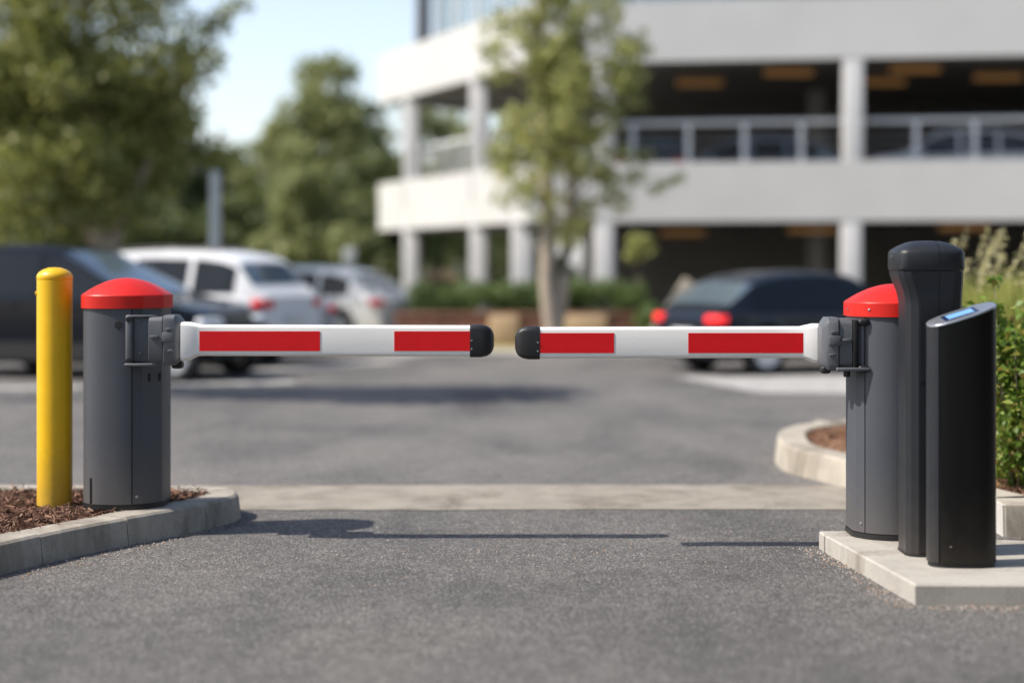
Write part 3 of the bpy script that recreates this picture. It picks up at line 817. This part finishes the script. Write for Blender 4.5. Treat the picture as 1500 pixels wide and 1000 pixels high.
    for s in (1, -1):
        x, h = section(.004); bm = BM()
        box(bm, (-.5 * L + .085, s * W * .385, H * .535), (.2, W * .17, .13 if suv else .12), .035, 3, rz=s * R(-14)); obj('tail_light', bm, 'c_red' if lit else 'c_redoff', root, 50)
        bm = BM(); box(bm, (.5 * L - .135, s * W * .36, H * .42), (.26, W * .2, .13), .045, 3, rz=s * R(26)); obj('headlight', bm, 'c_lamp', root, 50)
    bm = BM(); box(bm, (-.5 * L + .06, 0, H * .235), (.16, W * .86, .2), .05, 3); obj('rear_bumper', bm, 'c_trim' if suv else paint, root, 50)
    bm = BM(); box(bm, (.5 * L - .10, 0, H * .2), (.2, W * .8, .22), .06, 3); box(bm, (.5 * L - .03, 0, H * .35), (.1, W * .42, .14), .03, 2); obj('front_bumper', bm, 'c_trim', root, 50)
    bm = BM(); box(bm, (-.5 * L - .022, 0, H * .40), (.02, .5, .11), .004); obj('number_plate', bm, 'c_plate', root)
    if suv:
        for s in (1, -1):
            x0, h0 = section(.2); x1, h1 = section(.56); 
            bm = BM(); zr = [section(f)[1][7][1] + (.045 if .21 < f < .55 else .0) for f in (.2, .22, .38, .54, .56)]
            tube(bm, [((f - .5) * L, s * section(.38)[1][7][0] * .96, z) for f, z in zip((.2, .22, .38, .54, .56), zr)], .016, 6); obj('roof_rail', bm, 'c_trim', root)
    bm = BM(); box(bm, (0, 0, .36), (L * .86, W * .72, .24), .03); obj('underbody', bm, 'c_trim', root)
    for q in wx:
        for s in (1, -1):
            c = ((q - .5) * L, s * (W / 2 - .115), wr)
            bm = BM(); pr = [(wr * .66, -.11), (wr * .93, -.112), (wr, -.085), (wr, .085), (wr * .93, .112), (wr * .66, .11)]
            lathe(bm, pr, c, 28, 'Y', False); ty_ = obj('wheel', bm, 'c_tyre', root, 30)
            bm = BM(); o_ = s * .085
            lathe(bm, [(wr * .67, o_ - .03 * s), (wr * .67, o_ + .02 * s), (wr * .60, o_ + .02 * s), (wr * .57, o_ - .02 * s), (.02, o_ - .022 * s)], c, 28, 'Y')
            for k in range(5):
                a = 2 * math.pi * k / 5 + .3
                box(bm, (c[0] + math.cos(a) * wr * .33, c[1] + o_ + .004 * s, c[2] + math.sin(a) * wr * .33), (wr * .62, .024, .075), .008, 1, ry=-a)
            lathe(bm, [(.07, o_), (.07, o_ + .022 * s), (.03, o_ + .026 * s)], c, 14, 'Y')
            sub(obj('rim', bm, 'c_rim', root, 30), ty_)
    return root

def paint(name, col, rough=.22, metal=0.0): return mat(name, col, rough, metal, var=.03, nscale=2, coat=.2, rvar=.02, spec=.15)
navy = paint('navy_paint', (.005, .007, .012)); white = paint('white_paint', (.72, .73, .75)); silver = paint('silver_blue_paint', (.30, .37, .47), .25, .3)
white2 = paint('white_hatch_paint', (.74, .74, .73)); dark = paint('dark_blue_paint', (.014, .018, .028)); beige = paint('beige_paint', (.45, .36, .25)); grey = paint('grey_paint', (.09, .1, .115))
GC = 'cars parked on the left of the lot'
car('dark navy car parked nose right behind the bollard and left barrier', navy, 4.45, 1.9, 1.76, (-5.66, 22.0, 0), R(-17), 'raked', group=GC)
car('white car with roof rails parked between the dark navy car and silver blue car', white, 4.8, 1.86, 1.70, (-5.42, 25.0, 0), R(180 - 23), 'suv', group=GC)
car('silver blue car parked low between two white cars', silver, 4.2, 1.76, 1.33, (-5.25, 28.3, 0), R(180 - 24), 'hatch', group=GC)
car('small white car nearest the hedge with red tail light', white2, 4.2, 1.76, 1.45, (-4.02, 31.6, 0), R(180 - 25), 'hatch', group=GC)
car('dark blue car with both tail lights lit beyond the right barrier arm', dark, 3.95, 1.72, 1.40, (4.09, 23.1, 0), R(27), 'hatch', True, group='cars in front of the parking building')

# ------------------------------------------------------------------ parking building
A, C, B = Vector((-3.55, 43.6)), Vector((.33, 34.7)), Vector((24, 31.17))
E, A2 = Vector((24, 50)), Vector((3.0, 49.5))
bld = thing('parking_building', 'white open sided multi storey parking building with railings and columns', 'building', (8, 40, 0))
def outline(d):
    return [tuple(p) for p in inset([tuple(A), tuple(C), tuple(B), tuple(E), tuple(A2)], d)]
def slab(name, z0, z1, d, m):
    bm = BM(); prism(bm, outline(d), z0, z1); return obj(name, bm, m, bld, 20)
def band(z0, z1, th=.22):
    o, i = outline(0), outline(th); bm = BM(); n = len(o)
    v = [[bm.verts.new((x, y, z)) for x, y in P_] for P_, z in ((o, z0), (o, z1), (i, z1), (i, z0))]
    for k in range(n):
        j = (k + 1) % n
        for a in range(4): bm.faces.new((v[a][k], v[a][j], v[(a + 1) % 4][j], v[(a + 1) % 4][k]))
    bmesh.ops.recalc_face_normals(bm, faces=bm.faces)
    # panel joints: shallow reveals, kept as narrow recessed seams on the fascia
    return obj('fascia_band', bm, 'bwhite', bld, 20)
slab('deck', 2.62, 2.92, .225, 'bfloor'); slab('deck', 6.05, 6.35, .225, 'bfloor')
band(2.36, 3.60); band(5.71, 6.98)
# ceilings (dark services zone) under the decks
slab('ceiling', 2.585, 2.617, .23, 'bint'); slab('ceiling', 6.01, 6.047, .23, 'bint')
def along(p, q, t): return p + (q - p) * t
def column(p, z0, z1, w=.46):
    bm = BM(); box(bm, (p.x, p.y, (z0 + z1) / 2), (w, w, z1 - z0), .04, 2, rz=math.atan2((B - C).y, (B - C).x)); obj('column', bm, 'bcol', bld, 30)
dirB = (B - C).normalized(); nB = Vector((-dirB.y, dirB.x)); dirA = (A - C).normalized(); nA = Vector((dirA.y, -dirA.x))
def onB(px):                                                    # point of the right facade seen at photo column px
    k = (px - 750) / F; t_ = (k * C.y - C.x) / (dirB.x - k * dirB.y); return C + dirB * t_
def onA(px):
    k = (px - 750) / F; t_ = (k * C.y - C.x) / (dirA.x - k * dirA.y); return C + dirA * t_
for z0, z1, cols in ((0, 2.58, (884, 1247, 1620)), (2.93, 6.0, (884, 1250, 1620))):
    for px in cols: column(onB(px) + nB * .222, z0, z1, .42)
    for px in (592, 690): column(onA(px) + nA * .212, z0, z1, .40)
    for x, y in ((2.2, 45), (8, 43), (14, 42), (19, 44)): column(Vector((x, y)), z0, z1, .45)
column(onA(751) + nA * .242, 0, 2.58, .46); column(C + nB * .3 + dirB * .5, 2.93, 6.0, .46)
def railing(p, q, z, n, zt_=4.52):
    d = (q - p); ang = math.atan2(d.y, d.x); L = d.length; c = (p + q) / 2; h = zt_ - z
    bm = BM(); box(bm, (c.x, c.y, zt_ - .05), (L, .06, .10), .02, 1, rz=ang); r_ = obj('railing', bm, 'bgrey', bld, 30)
    bm = BM()
    for k in range(5): box(bm, (c.x, c.y, 3.58 + k * .16), (L, .014, .018), 0, rz=ang)
    sub(obj('rail_wire', bm, 'dgrey', bld, 30), r_)
    for k in range(n + 1):
        m_ = along(p, q, k / n); bm = BM(); box(bm, (m_.x, m_.y, z + (h - .1) / 2), (.11, .05, h - .1), .01, 1, rz=ang); sub(obj('railing_post', bm, 'bgrey', bld, 30), r_)
off = .62
railing(C + nB * off + dirB * 1.0, B + nB * off - dirB * .5, 2.922, 19)
railing(C + nA * off + dirA * .8, A + nA * off - dirA * .75, 2.922, 9)
dE = (A2 - A).normalized(); railing(A + Vector((dE.y, -dE.x)) * off + dE * .8, A2 + Vector((dE.y, -dE.x)) * off - dE * .6, 2.922, 5)
# upper storey: corner post, glazed screen
def glz(p, q, z0, z1, n, name='glass_screen'):
    d = q - p; ang = math.atan2(d.y, d.x); c = (p + q) / 2
    bm = BM(); box(bm, (c.x, c.y, (z0 + z1) / 2), (d.length, .02, z1 - z0), 0, rz=ang); g_ = obj(name, bm, 'glass', bld, 20)
    for k in range(n + 1):
        m_ = along(p, q, k / n); bm = BM(); box(bm, (m_.x, m_.y, (z0 + z1) / 2), (.1, .09, z1 - z0 + .02), .01, 1, rz=ang); sub(obj('mullion', bm, 'bgrey', bld, 20), g_)
    for z in (z0 + .03, z1):
        bm = BM(); box(bm, (c.x, c.y, z), (d.length, .07, .06), 0, rz=ang); sub(obj('transom', bm, 'bgrey', bld, 20), g_)
glz(C + nA * 1.2, A + nA * 1.2 - dirA * 1.2, 6.352, 9.4, 6); glz(C + nB * 1.6 + dirB * .6, B + nB * 1.6, 6.352, 9.4, 14)
p = A + nA * .9 - dirA * .95; bm = BM(); box(bm, (p.x, p.y, 8.0), (.36, .36, 3.28), .02, rz=.3); obj('corner_post', bm, 'dgrey', bld)
slab('roof', 9.45, 9.85, .7, 'bwhite')
# dark back and core walls
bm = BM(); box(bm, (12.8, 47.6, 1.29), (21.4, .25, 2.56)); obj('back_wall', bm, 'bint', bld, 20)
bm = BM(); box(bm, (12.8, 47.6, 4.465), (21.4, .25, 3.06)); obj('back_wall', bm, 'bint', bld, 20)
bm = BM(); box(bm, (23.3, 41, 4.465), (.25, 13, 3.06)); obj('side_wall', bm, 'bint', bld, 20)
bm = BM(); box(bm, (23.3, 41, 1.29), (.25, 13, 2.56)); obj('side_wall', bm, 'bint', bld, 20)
for px, py, z in ((1025, 122, 5.84), (1155, 107, 5.84), (1340, 102, 5.84), (1292, 121, 5.84), (1462, 114, 5.84), (1190, 337, 2.26), (1412, 333, 2.3), (1000, 341, 2.26)):
    Y = (z - CAMZ) * F / (HY - py); X = at(px, Y)
    bm = BM(); box(bm, (X, Y, z), (1.1, .26, .13), .02); l_ = obj('ceiling_light', bm, 'lamp', bld, 30)
    zc_ = 6.012 if z > 4 else 2.587
    bm = BM(); box(bm, (X - .35, Y, (z + .065 + zc_) / 2), (.03, .03, zc_ - z - .065)); box(bm, (X + .35, Y, (z + .065 + zc_) / 2), (.03, .03, zc_ - z - .065)); sub(obj('hanger', bm, 'dgrey', bld, 20), l_)

GD = 'cars on the upper parking deck'
car('white car on the upper deck behind the railing, right of the column', white, 4.3, 1.8, 1.5, (at(1400, 35.7), 35.75, 2.92), R(171), 'hatch', group=GD)
car('silver blue car on the upper deck left of the column', silver, 4.3, 1.8, 1.46, (at(1100, 37.4), 37.5, 2.92), R(171), 'hatch', group=GD)
car('grey car on the upper deck at the far left end near the street tree', grey, 4.4, 1.82, 1.5, (at(960, 38.6), 38.2, 2.92), R(80), 'suv', group=GD)
# ------------------------------------------------------------------ vegetation
def leaves(centers, radii, n, size, asp=.55, up=.35, shell=.5, flat=.8):
    """leaf-sized folded quads spread through clumps; returns verts, faces"""
    centers = np.array(centers); radii = np.array(radii)
    w = radii ** 2.2; idx = RNG.choice(len(centers), n, p=w / w.sum())
    d = rand_dirs(n); rr = RNG.uniform(0, 1, n) ** shell
    P = centers[idx] + d * (rr * radii[idx])[:, None] * np.array([1, 1, flat])
    nrm = rand_dirs(n); nrm[:, 2] += up; nrm += d * .5; nrm /= np.linalg.norm(nrm, axis=1, keepdims=True)
    a = np.cross(nrm, rand_dirs(n)); a /= np.linalg.norm(a, axis=1, keepdims=True); b = np.cross(nrm, a)
    s = RNG.uniform(.6, 1.25, (n, 1)) * size / 2
    dr = np.array([0, 0, -1.0]) * s * .25
    V = np.stack([P - a * s + dr, P - b * s * asp, P + a * s + dr, P + b * s * asp], 1).reshape(-1, 3)
    Fc = np.arange(n * 4).reshape(n, 4)
    return V, Fc

def curve_pts(p, q, bend, n=5):
    p, q = Vector(p), Vector(q); m_ = (p + q) / 2 + Vector(bend)
    return [(p * (1 - t) ** 2 + m_ * 2 * t * (1 - t) + q * t * t) for t in [k / n for k in range(n + 1)]]

def tree(label, base, stems, clumps, nleaf, lsize, lm, bark, r0, group=None, cat='tree', limbs=40, asp=.55, name='tree', shell=.5):
    """stems: list of point lists (relative to base); clumps: (x,y,z,r) relative to base"""
    root = thing(name, label, cat, base, 0, group, world=False)
    bm = BM(); nodes = []
    for st, rr in stems:
        P_ = catmull([Vector(p) for p in st], .35); n = len(P_)
        tube(bm, P_, [rr * (1 - .85 * k / (n - 1)) + .012 for k in range(n)], 8)
        nodes += [(P_[k], rr * (1 - .85 * k / (n - 1))) for k in range(n // 4, n)]
    for (x, y, z, r_) in clumps[:limbs]:
        c = Vector((x, y, z))
        cand = [(n_, rr) for n_, rr in nodes if n_.z < c.z + .1] or nodes
        q, rr = min(cand, key=lambda a: (a[0] - c).length + .35 * abs(c.z - .6 - a[0].z))
        k0 = min(rr * .6, .02 + .02 * (q - c).length)
        tube(bm, curve_pts(q, c, (random.uniform(-.15, .15), random.uniform(-.15, .15), .15), 4), [k0 * (1 - .18 * k) for k in range(5)], 5)
    obj('trunk', bm, bark, root, 50)
    V, Fc = leaves([c[:3] for c in clumps], [c[3] for c in clumps], nleaf, lsize, asp, shell=shell)
    o = np_mesh('crown', V, Fc, lm, root)
    return root

def cloud(n, c, rad, r0, r1, zmin=None, power=.45, seed=1, taper=0):
    rn = random.Random(seed); out = []
    while len(out) < n:
        v = Vector((rn.gauss(0, 1), rn.gauss(0, 1), rn.gauss(0, 1))).normalized() * rn.random() ** power
        k = 1 - taper * max(0, v.z)
        p = Vector((c[0] + v.x * rad[0] * k, c[1] + v.y * rad[1] * k, c[2] + v.z * rad[2]))
        if zmin is not None and p.z < zmin: continue
        out.append((p.x, p.y, p.z, rn.uniform(r0, r1)))
    return out

# street tree in front of the building (double stem)
tY = 27.6; tX = at(812, tY)
cl = cloud(170, (.12, 0, 4.65), (1.42, 1.2, 2.85), .16, .40, 1.95, .62, 3, .1)
cl += [(1.35, .1, 2.95, .3), (1.75, .1, 2.75, .26), (2.05, .0, 2.9, .2), (1.1, 0, 2.5, .3), (-.85, 0, 2.55, .3), (-1.0, .1, 3.3, .3), (.4, 0, 2.2, .3), (1.5, .2, 3.3, .2)]
tree('slender double stemmed street tree with pale green leaves before the building', (tX, tY, .02),
     [([(0, 0, 0), (-.02, 0, .35), (-.12, 0, 1.2), (-.1, .05, 2.4), (-.2, .1, 4.2), (-.3, 0, 6.4)], .15), ([(.03, .02, .3), (.12, .03, .9), (.22, .05, 1.7), (.30, .0, 3.0), (.45, 0, 5.2)], .11)],
     cl, 13000, .12, 'l_mid', 'bark', .15, limbs=110)
# large tree on the left
lY = 31; lX = at(150, lY)
cl = cloud(95, (-.85, 0, 5.0), (2.75, 2.3, 3.7), .5, .95, 1.75, .5, 5, 0)
cl += [(2.15, 0, 6.0, .45), (2.5, .1, 6.35, .4), (1.9, 0, 3.7, .5), (2.3, 0, 3.55, .35), (1.5, 0, 5.0, .5), (-2.8, -.5, 2.4, .8), (-1.2, -1, 2.3, .7), (.3, -.8, 2.6, .7), (1.2, 0, 6.6, .5)]
tree('large dark green tree rising behind the parked cars on the left', (lX, lY, .02),
     [([(0, 0, 0), (.02, 0, .8), (-.02, 0, 1.7), (-.1, 0, 3.2), (-.3, .2, 5.0), (-.5, .2, 7.6)], .24), ([(.02, 0, 1.2), (-.3, .1, 2.2), (-1.2, .1, 4.0), (-1.8, 0, 5.8)], .14), ([(0, 0, 1.4), (.5, 0, 2.6), (1.2, .1, 4.2), (1.9, 0, 5.7)], .13)],
     cl, 24000, .19, 'l_left', 'bark', .22, limbs=70)
# tree beside the lot whose shade falls over the lane
tree('tree beside the lot shading the asphalt from the left', (-7.6, 17.5, 0), [([(0, 0, 0), (.1, 0, 2), (.3, .2, 4.2), (.2, 0, 6.6)], .2)],
     cloud(40, (.3, .4, 6.2), (3.0, 1.5, 1.5), .5, .9, 4.8, .5, 8), 8000, .2, 'l_left', 'bark', .2)

# belt of trees behind
def wood(name_label, px, Y, topy, wpx, lm, seed, base_z=.3, taper=.45, n=44, nl=6500, low=True):
    H_ = zt(topy, Y); w = wpx / F * Y / 2
    c = cloud(n, (0, 0, H_ * .5), (w, w * .9, H_ * .5), w * .22, w * .42, base_z, .5, seed, taper)
    return tree(name_label, (at(px, Y), Y, 0), [([(0, 0, 0), (.05, 0, H_ * .3), (-.05, .1, H_ * .6), (0, 0, H_ * .92)], .16 + .012 * H_)], c, nl, .30, lm, 'bark_d', .2, 'trees closing the view behind the lot', limbs=24)
wood('tall olive tree just left of the building with pointed top', 492, 58, 70, 185, 'l_olive', 21, taper=.42, nl=15000, n=120)
wood('olive tree left of the tall pointed one, about two thirds its height', 420, 60, 160, 150, 'l_olive', 22, taper=.4, nl=10000, n=70)
wood('low rounded dark tree behind the grey pole', 335, 64, 205, 190, 'l_dark', 23)
wood('dark tree in the gap right of the large left tree trunk', 255, 62, 150, 220, 'l_dark', 24, nl=11000, n=60)
wood('dark tree directly behind the large left tree', 130, 60, 40, 300, 'l_dark', 25, nl=15000, n=80, taper=.2)
wood('dark tree at the far left edge behind the navy car', 0, 58, 10, 320, 'l_dark', 26, nl=15000, n=80, taper=.2)
wood('short olive bushy tree hiding the foot of the tall pointed tree', 455, 52, 235, 170, 'l_olive', 27, .1, .3)
wood('dark bushy tree beside the building end', 560, 55, 215, 170, 'l_dark', 28, .1, .3)
wood('olive tree seen through the open bays of the building', 640, 62, 140, 200, 'l_olive', 29, .1, .4)
wood('dark tree seen low through the ground floor bays', 720, 66, 200, 220, 'l_dark', 30, .1, .4)
wood('dark tree behind the building seen past the street tree stems', 800, 58, 130, 200, 'l_dark', 35, .1, .3)
wood('short dark tree behind the white cars', 370, 54, 270, 180, 'l_dark', 31, .1, .3)
wood('short dark tree behind the navy car roof', 90, 50, 250, 220, 'l_dark', 32, .1, .3)
wood('short dark tree right of the big tree trunk base', 225, 52, 265, 200, 'l_dark', 33, .1, .3)
wood('pale olive tree beyond the building behind the left bay', 590, 75, 230, 220, 'l_olive', 34, .1, .3)

for k, (px, ty_, sd_) in enumerate([(-190, 60, 36), (-420, 90, 37), (-680, 40, 38)]):
    wood(('olive tree left of the dark tree at the far left edge', 'lower dark tree further left behind the lot', 'tall dark tree ending the row on the left')[k], px, 58, ty_, 300, ('l_olive', 'l_dark', 'l_dark')[k], sd_, nl=8000)

# hedge on a low planter wall
hx0, hx1, hYc = at(602, 30.3), at(945, 30.3), 30.6
hd = thing('hedge', 'clipped green hedge growing behind the low brick wall', 'hedge', ((hx0 + hx1) / 2, hYc, .0))
hw = (hx1 - hx0)
P_ = []
for k in range(210): P_.append((random.uniform(-hw / 2, hw / 2), random.uniform(-.35, .35), random.uniform(.5, 1.06), random.uniform(.16, .26)))
V, Fc = leaves([p[:3] for p in P_], [p[3] for p in P_], 15000, .085, .6); np_mesh('foliage', V, Fc, 'l_hedge', hd)
bm = BM()
for k in range(9): tube(bm, [((hx0 + hx1) / 2 - hw * .45 + k * hw * .112, hYc, .02), ((hx0 + hx1) / 2 - hw * .45 + k * hw * .112 + random.uniform(-.1, .1), hYc, .95)], .025, 6)
obj('stem', bm, 'bark_d', hd)
wl = thing('planter_wall', 'low brown brick wall with tan stone blocks below the hedge', 'wall', ((hx0 + hx1) / 2, 29.75, 0))
bm = BM(); box(bm, ((hx0 + hx1) / 2 + .2, 29.8, .28), (hw + .9, .28, .55), .015); obj('brickwork', bm, 'brick', wl)
bm = BM(); box(bm, ((hx0 + hx1) / 2 + .2, 29.8, .58), (hw + .96, .34, .05), .01); obj('coping', bm, 'brick', wl)
for px0, px1 in ((716, 760), (820, 890)):
    bm = BM(); xa, xb = at(px0, 29.5), at(px1, 29.5); box(bm, ((xa + xb) / 2, 29.58, .29), (xb - xa, .14, .54), .03, 2); obj('stone_block', bm, 'tan', wl)

# small round topiary and leaning plank at the hedge end
tree('small round topiary tree on a thin stem right of the street tree', (at(937, 31.5), 31.6, 0), [([(0, 0, 0), (0, 0, .8), (.02, 0, 1.6)], .05)], cloud(14, (0, 0, 1.78), (.24, .24, .28), .12, .2, None, .6, 41), 1400, .09, 'l_mid', 'bark_d', .05, limbs=8, name='topiary_tree')
bm = BM(); box(bm, (at(982, 29.2), 29.2, .62), (.26, .07, 1.32), .015, 1, ry=R(33)); tag(obj('leaning_plank', bm, 'plank'), 'pale weathered plank leaning at the right end of the hedge', 'plank')
M['l_tan'] = leaf_mat('dry_leaves', [(.30, .22, .12), (.46, .36, .22), (.6, .5, .33)], .3)
b_ = thing('dry_shrub', 'straw coloured dry shrub showing above the left part of the hedge', 'shrub', (at(645, 31.6), 31.6, 0), world=False)
cl = cloud(12, (0, 0, 1.15), (.3, .2, .22), .12, .2, .9, .6, 44); V, Fc = leaves([c[:3] for c in cl], [c[3] for c in cl], 1600, .07); np_mesh('foliage', V, Fc, 'l_tan', b_)
bm = BM(); tube(bm, [(0, 0, 0), (.03, 0, .6), (0, 0, 1.2)], .02, 6); obj('stem', bm, 'bark', b_)
b_ = thing('low_shrub', 'dark low shrub at the foot of the leaning plank', 'shrub', (at(960, 29.4), 29.5, 0), world=False)
cl = cloud(10, (0, 0, .45), (.35, .3, .4), .15, .25, .1, .6, 43); V, Fc = leaves([c[:3] for c in cl], [c[3] for c in cl], 1500, .08); np_mesh('foliage', V, Fc, 'l_hedge', b_)
bm = BM(); tube(bm, [(0, 0, 0), (.02, 0, .5)], .02, 6); obj('stem', bm, 'bark_d', b_)

# poles
Yp = 30.2; pz = zt(250, Yp)
pl = thing('steel_pole', 'plain pale grey steel pole standing among the dark trees', 'pole', (at(315, Yp), Yp, 0))
bm = BM(); lathe(bm, [(.11, 0), (.10, pz - .03), (.05, pz)], (at(315, Yp), Yp, 0), 16); obj('shaft', bm, 'pole', pl)
bm = BM(); lathe(bm, [(.19, 0), (.19, .03), (.12, .05)], (at(315, Yp), Yp, 0), 16); obj('base_plate', bm, 'pole', pl)
Ys = 40; sp = thing('sign_post', 'thin grey post with a small plate beyond the small white car', 'sign', (at(512, Ys), Ys, 0))
bm = BM(); lathe(bm, [(.03, 0), (.03, 1.9)], (at(512, Ys), Ys, 0), 10); obj('post', bm, 'pole', sp)
bm = BM(); box(bm, (at(512, Ys), Ys - .045, 1.65), (.3, .02, .45), .005); obj('sign_plate', bm, 'pole', sp)

# shrubs in the right bed
def shrub(label, x, y, h, w, n, lsize, lm, seed, nst=12, cat='shrub', group=None):
    root = thing('leafy_shrub', label, cat, (x, y, .15), 0, group, world=False); rn = random.Random(seed)
    bm = BM(); cs = []
    for k in range(nst):
        a = rn.uniform(0, 6.28); rr = rn.uniform(.2, 1) * w; hh = h * rn.uniform(.7, 1.0) * (1 - .25 * (rr / w) ** 2)
        q = Vector((math.cos(a) * rr, math.sin(a) * rr, hh)); pts_ = curve_pts((math.cos(a) * .05, math.sin(a) * .05, 0), q, (-.15 * q.x, -.15 * q.y, .1), 8)
        tube(bm, pts_, [.009 * (1 - .09 * i) for i in range(9)], 5)
        for i in range(2, 9):
            cs.append((*pts_[i], .07 + .05 * w * (1 - i / 12)))
        for i in range(1, 8):
            cs.append((pts_[i].x + rn.uniform(-.1, .1), pts_[i].y + rn.uniform(-.1, .1), pts_[i].z + rn.uniform(-.06, .06), .12))
    obj('stem', bm, 'bark', root, 50)
    V, Fc = leaves([c[:3] for c in cs], [c[3] for c in cs], n, lsize, .62, .5, .6); np_mesh('foliage', V, Fc, lm, root)
    return root
shrub('light green leafy shrub close behind the black terminal', 3.02, 9.75, 1.30, .42, 4800, .058, 'l_shrub', 51, 16)
shrub('light green leafy shrub farther back at the right edge', 3.55, 10.7, 1.2, .5, 3500, .062, 'l_shrub', 52, 14)
def ograss(label, x, y, h, w, seed, nb=1100, npl=11):
    root = thing('ornamental_grass', label, 'grass clump', (x, y, .14), 0, 'ornamental grass clumps in the raised bed', world=False); rn = np.random.default_rng(seed)
    a = rn.uniform(0, 6.28, nb); rr = rn.uniform(0, 1, nb) ** .6 * w; hh = h * rn.uniform(.55, 1, nb)
    base = np.stack([np.cos(a) * rr * .3, np.sin(a) * rr * .3, np.zeros(nb)], 1); tip = np.stack([np.cos(a) * rr, np.sin(a) * rr, hh], 1)
    mid = (base + tip) / 2; mid[:, 2] += hh * .15
    sd = np.stack([-np.sin(a + rn.normal(0, 1, nb)), np.cos(a), np.zeros(nb)], 1) * .007
    V = np.stack([base - sd, base + sd, mid + sd, mid - sd, tip + sd * .2, tip - sd * .2], 1).reshape(-1, 3)
    Fc = (np.arange(nb)[:, None, None] * 6 + np.array([[0, 1, 2, 3], [3, 2, 4, 5]])[None]).reshape(-1, 4)
    np_mesh('blades', V, Fc, 'l_grass', root)
    cs = []
    for k in range(npl):
        i = rn.integers(nb); q = tip[i] * np.array([.9, .9, 1]); z = h * rn.uniform(.95, 1.2)
        for j in range(4): cs.append((q[0] + .02 * j, q[1], z + .06 * j - .1, .035))
    V, Fc = leaves([c[:3] for c in cs], [c[3] for c in cs], npl * 45, .04, .3); np_mesh('plume', V, Fc, 'l_plume', root)
for i, (px, Y, h, w, lab) in enumerate([(1440, 13.2, 1.3, .55, 'yellow green grass clump with pale plumes right of the charcoal column'), (1490, 12.3, 1.25, .5, 'yellow green grass clump with plumes at the right edge above the leafy shrub'), (1405, 13.4, 1.15, .45, 'yellow green grass clump half hidden behind the charcoal column'), (1540, 13.3, 1.35, .6, 'yellow green grass clump at the far right end of the bed')]):
    ograss(lab, at(px, Y), Y, h, w, 60 + i)

# unseen foliage added behind and right of camera, blocks sky fill, darkens reflections
cw = [(random.uniform(-40, 40), random.uniform(-22, -13), random.uniform(1, 9.5)) for _ in range(240)] + [(random.uniform(6.5, 12), random.uniform(-14, 6.5), random.uniform(.6, 8)) for _ in range(170)]
V, Fc = leaves(cw, [random.uniform(1.1, 2.1) for _ in cw], 20000, .7)
o = np_mesh('added_woodland', V, Fc, 'l_dark'); tag(o, 'unseen dark foliage added behind and right of the viewer to block sky light', 'added_woodland', kind='stuff')
# ------------------------------------------------------------------ light, sky, camera
EL, AZ = 49.0, 11.5
sun = bpy.data.lights.new('sun', 'SUN'); sun.energy = 3.9; sun.angle = R(.53); sun.color = (1, .93, .83)
so = bpy.data.objects.new('sun', sun); COL.objects.link(so)
d = Vector((math.cos(R(EL)) * math.cos(R(AZ)), math.cos(R(EL)) * math.sin(R(AZ)), -math.sin(R(EL))))
so.rotation_euler = d.to_track_quat('-Z', 'Y').to_euler(); so.location = (-20, -5, 30)
w = bpy.data.worlds.new('World'); S.world = w; w.use_nodes = True
nt = w.node_tree; bg = nt.nodes['Background']
sk = nt.nodes.new('ShaderNodeTexSky'); sk.sky_type = 'NISHITA'; sk.sun_disc = False
sk.sun_elevation = R(EL); sk.sun_rotation = R(270 - AZ); sk.air_density = 1.0; sk.dust_density = 1.8; sk.ozone_density = 1.0
# pale haze low over the horizon, added to the clear sky
tc = nt.nodes.new('ShaderNodeTexCoord'); sx = nt.nodes.new('ShaderNodeSeparateXYZ'); nt.links.new(tc.outputs['Generated'], sx.inputs[0])
hr = ramp(nt, [(0, (1, 1, 1)), (.12, (.78, .82, .86)), (.42, (0, 0, 0))]); nt.links.new(sx.outputs['Z'], hr.inputs['Fac'])
hm = nt.nodes.new('ShaderNodeMix'); hm.data_type = 'RGBA'; hm.blend_type = 'MULTIPLY'; hm.inputs[0].default_value = 1
nt.links.new(hr.outputs['Color'], hm.inputs[6]); hm.inputs[7].default_value = (2.35, 2.25, 2.35, 1)
ha = nt.nodes.new('ShaderNodeMix'); ha.data_type = 'RGBA'; ha.blend_type = 'ADD'; ha.inputs[0].default_value = 1
nt.links.new(sk.outputs['Color'], ha.inputs[6]); nt.links.new(hm.outputs[2], ha.inputs[7])
nt.links.new(ha.outputs[2], bg.inputs['Color']); bg.inputs['Strength'].default_value = .115

cam = bpy.data.cameras.new('camera'); co = bpy.data.objects.new('camera', cam); COL.objects.link(co); S.camera = co
co.location = (0, 0, CAMZ); co.rotation_euler = (R(90), 0, 0)
cam.sensor_width = 36; cam.lens = F / 1500 * 36; cam.shift_y = -115 / 1500
cam.clip_start = .1; cam.clip_end = 2000
cam.dof.use_dof = True; cam.dof.focus_distance = 8.4; cam.dof.aperture_fstop = cam.lens / 98.0; cam.dof.aperture_blades = 0

vs = S.view_settings; vs.view_transform = 'Standard'; vs.look = 'None'; vs.exposure = .64; vs.gamma = 1; vs.use_curve_mapping = False
S.render.engine = 'CYCLES'
S.cycles.use_denoising = True; S.cycles.max_bounces = 8; S.cycles.transparent_max_bounces = 12
for o in S.objects:
    if '_off' in o: del o['_off']
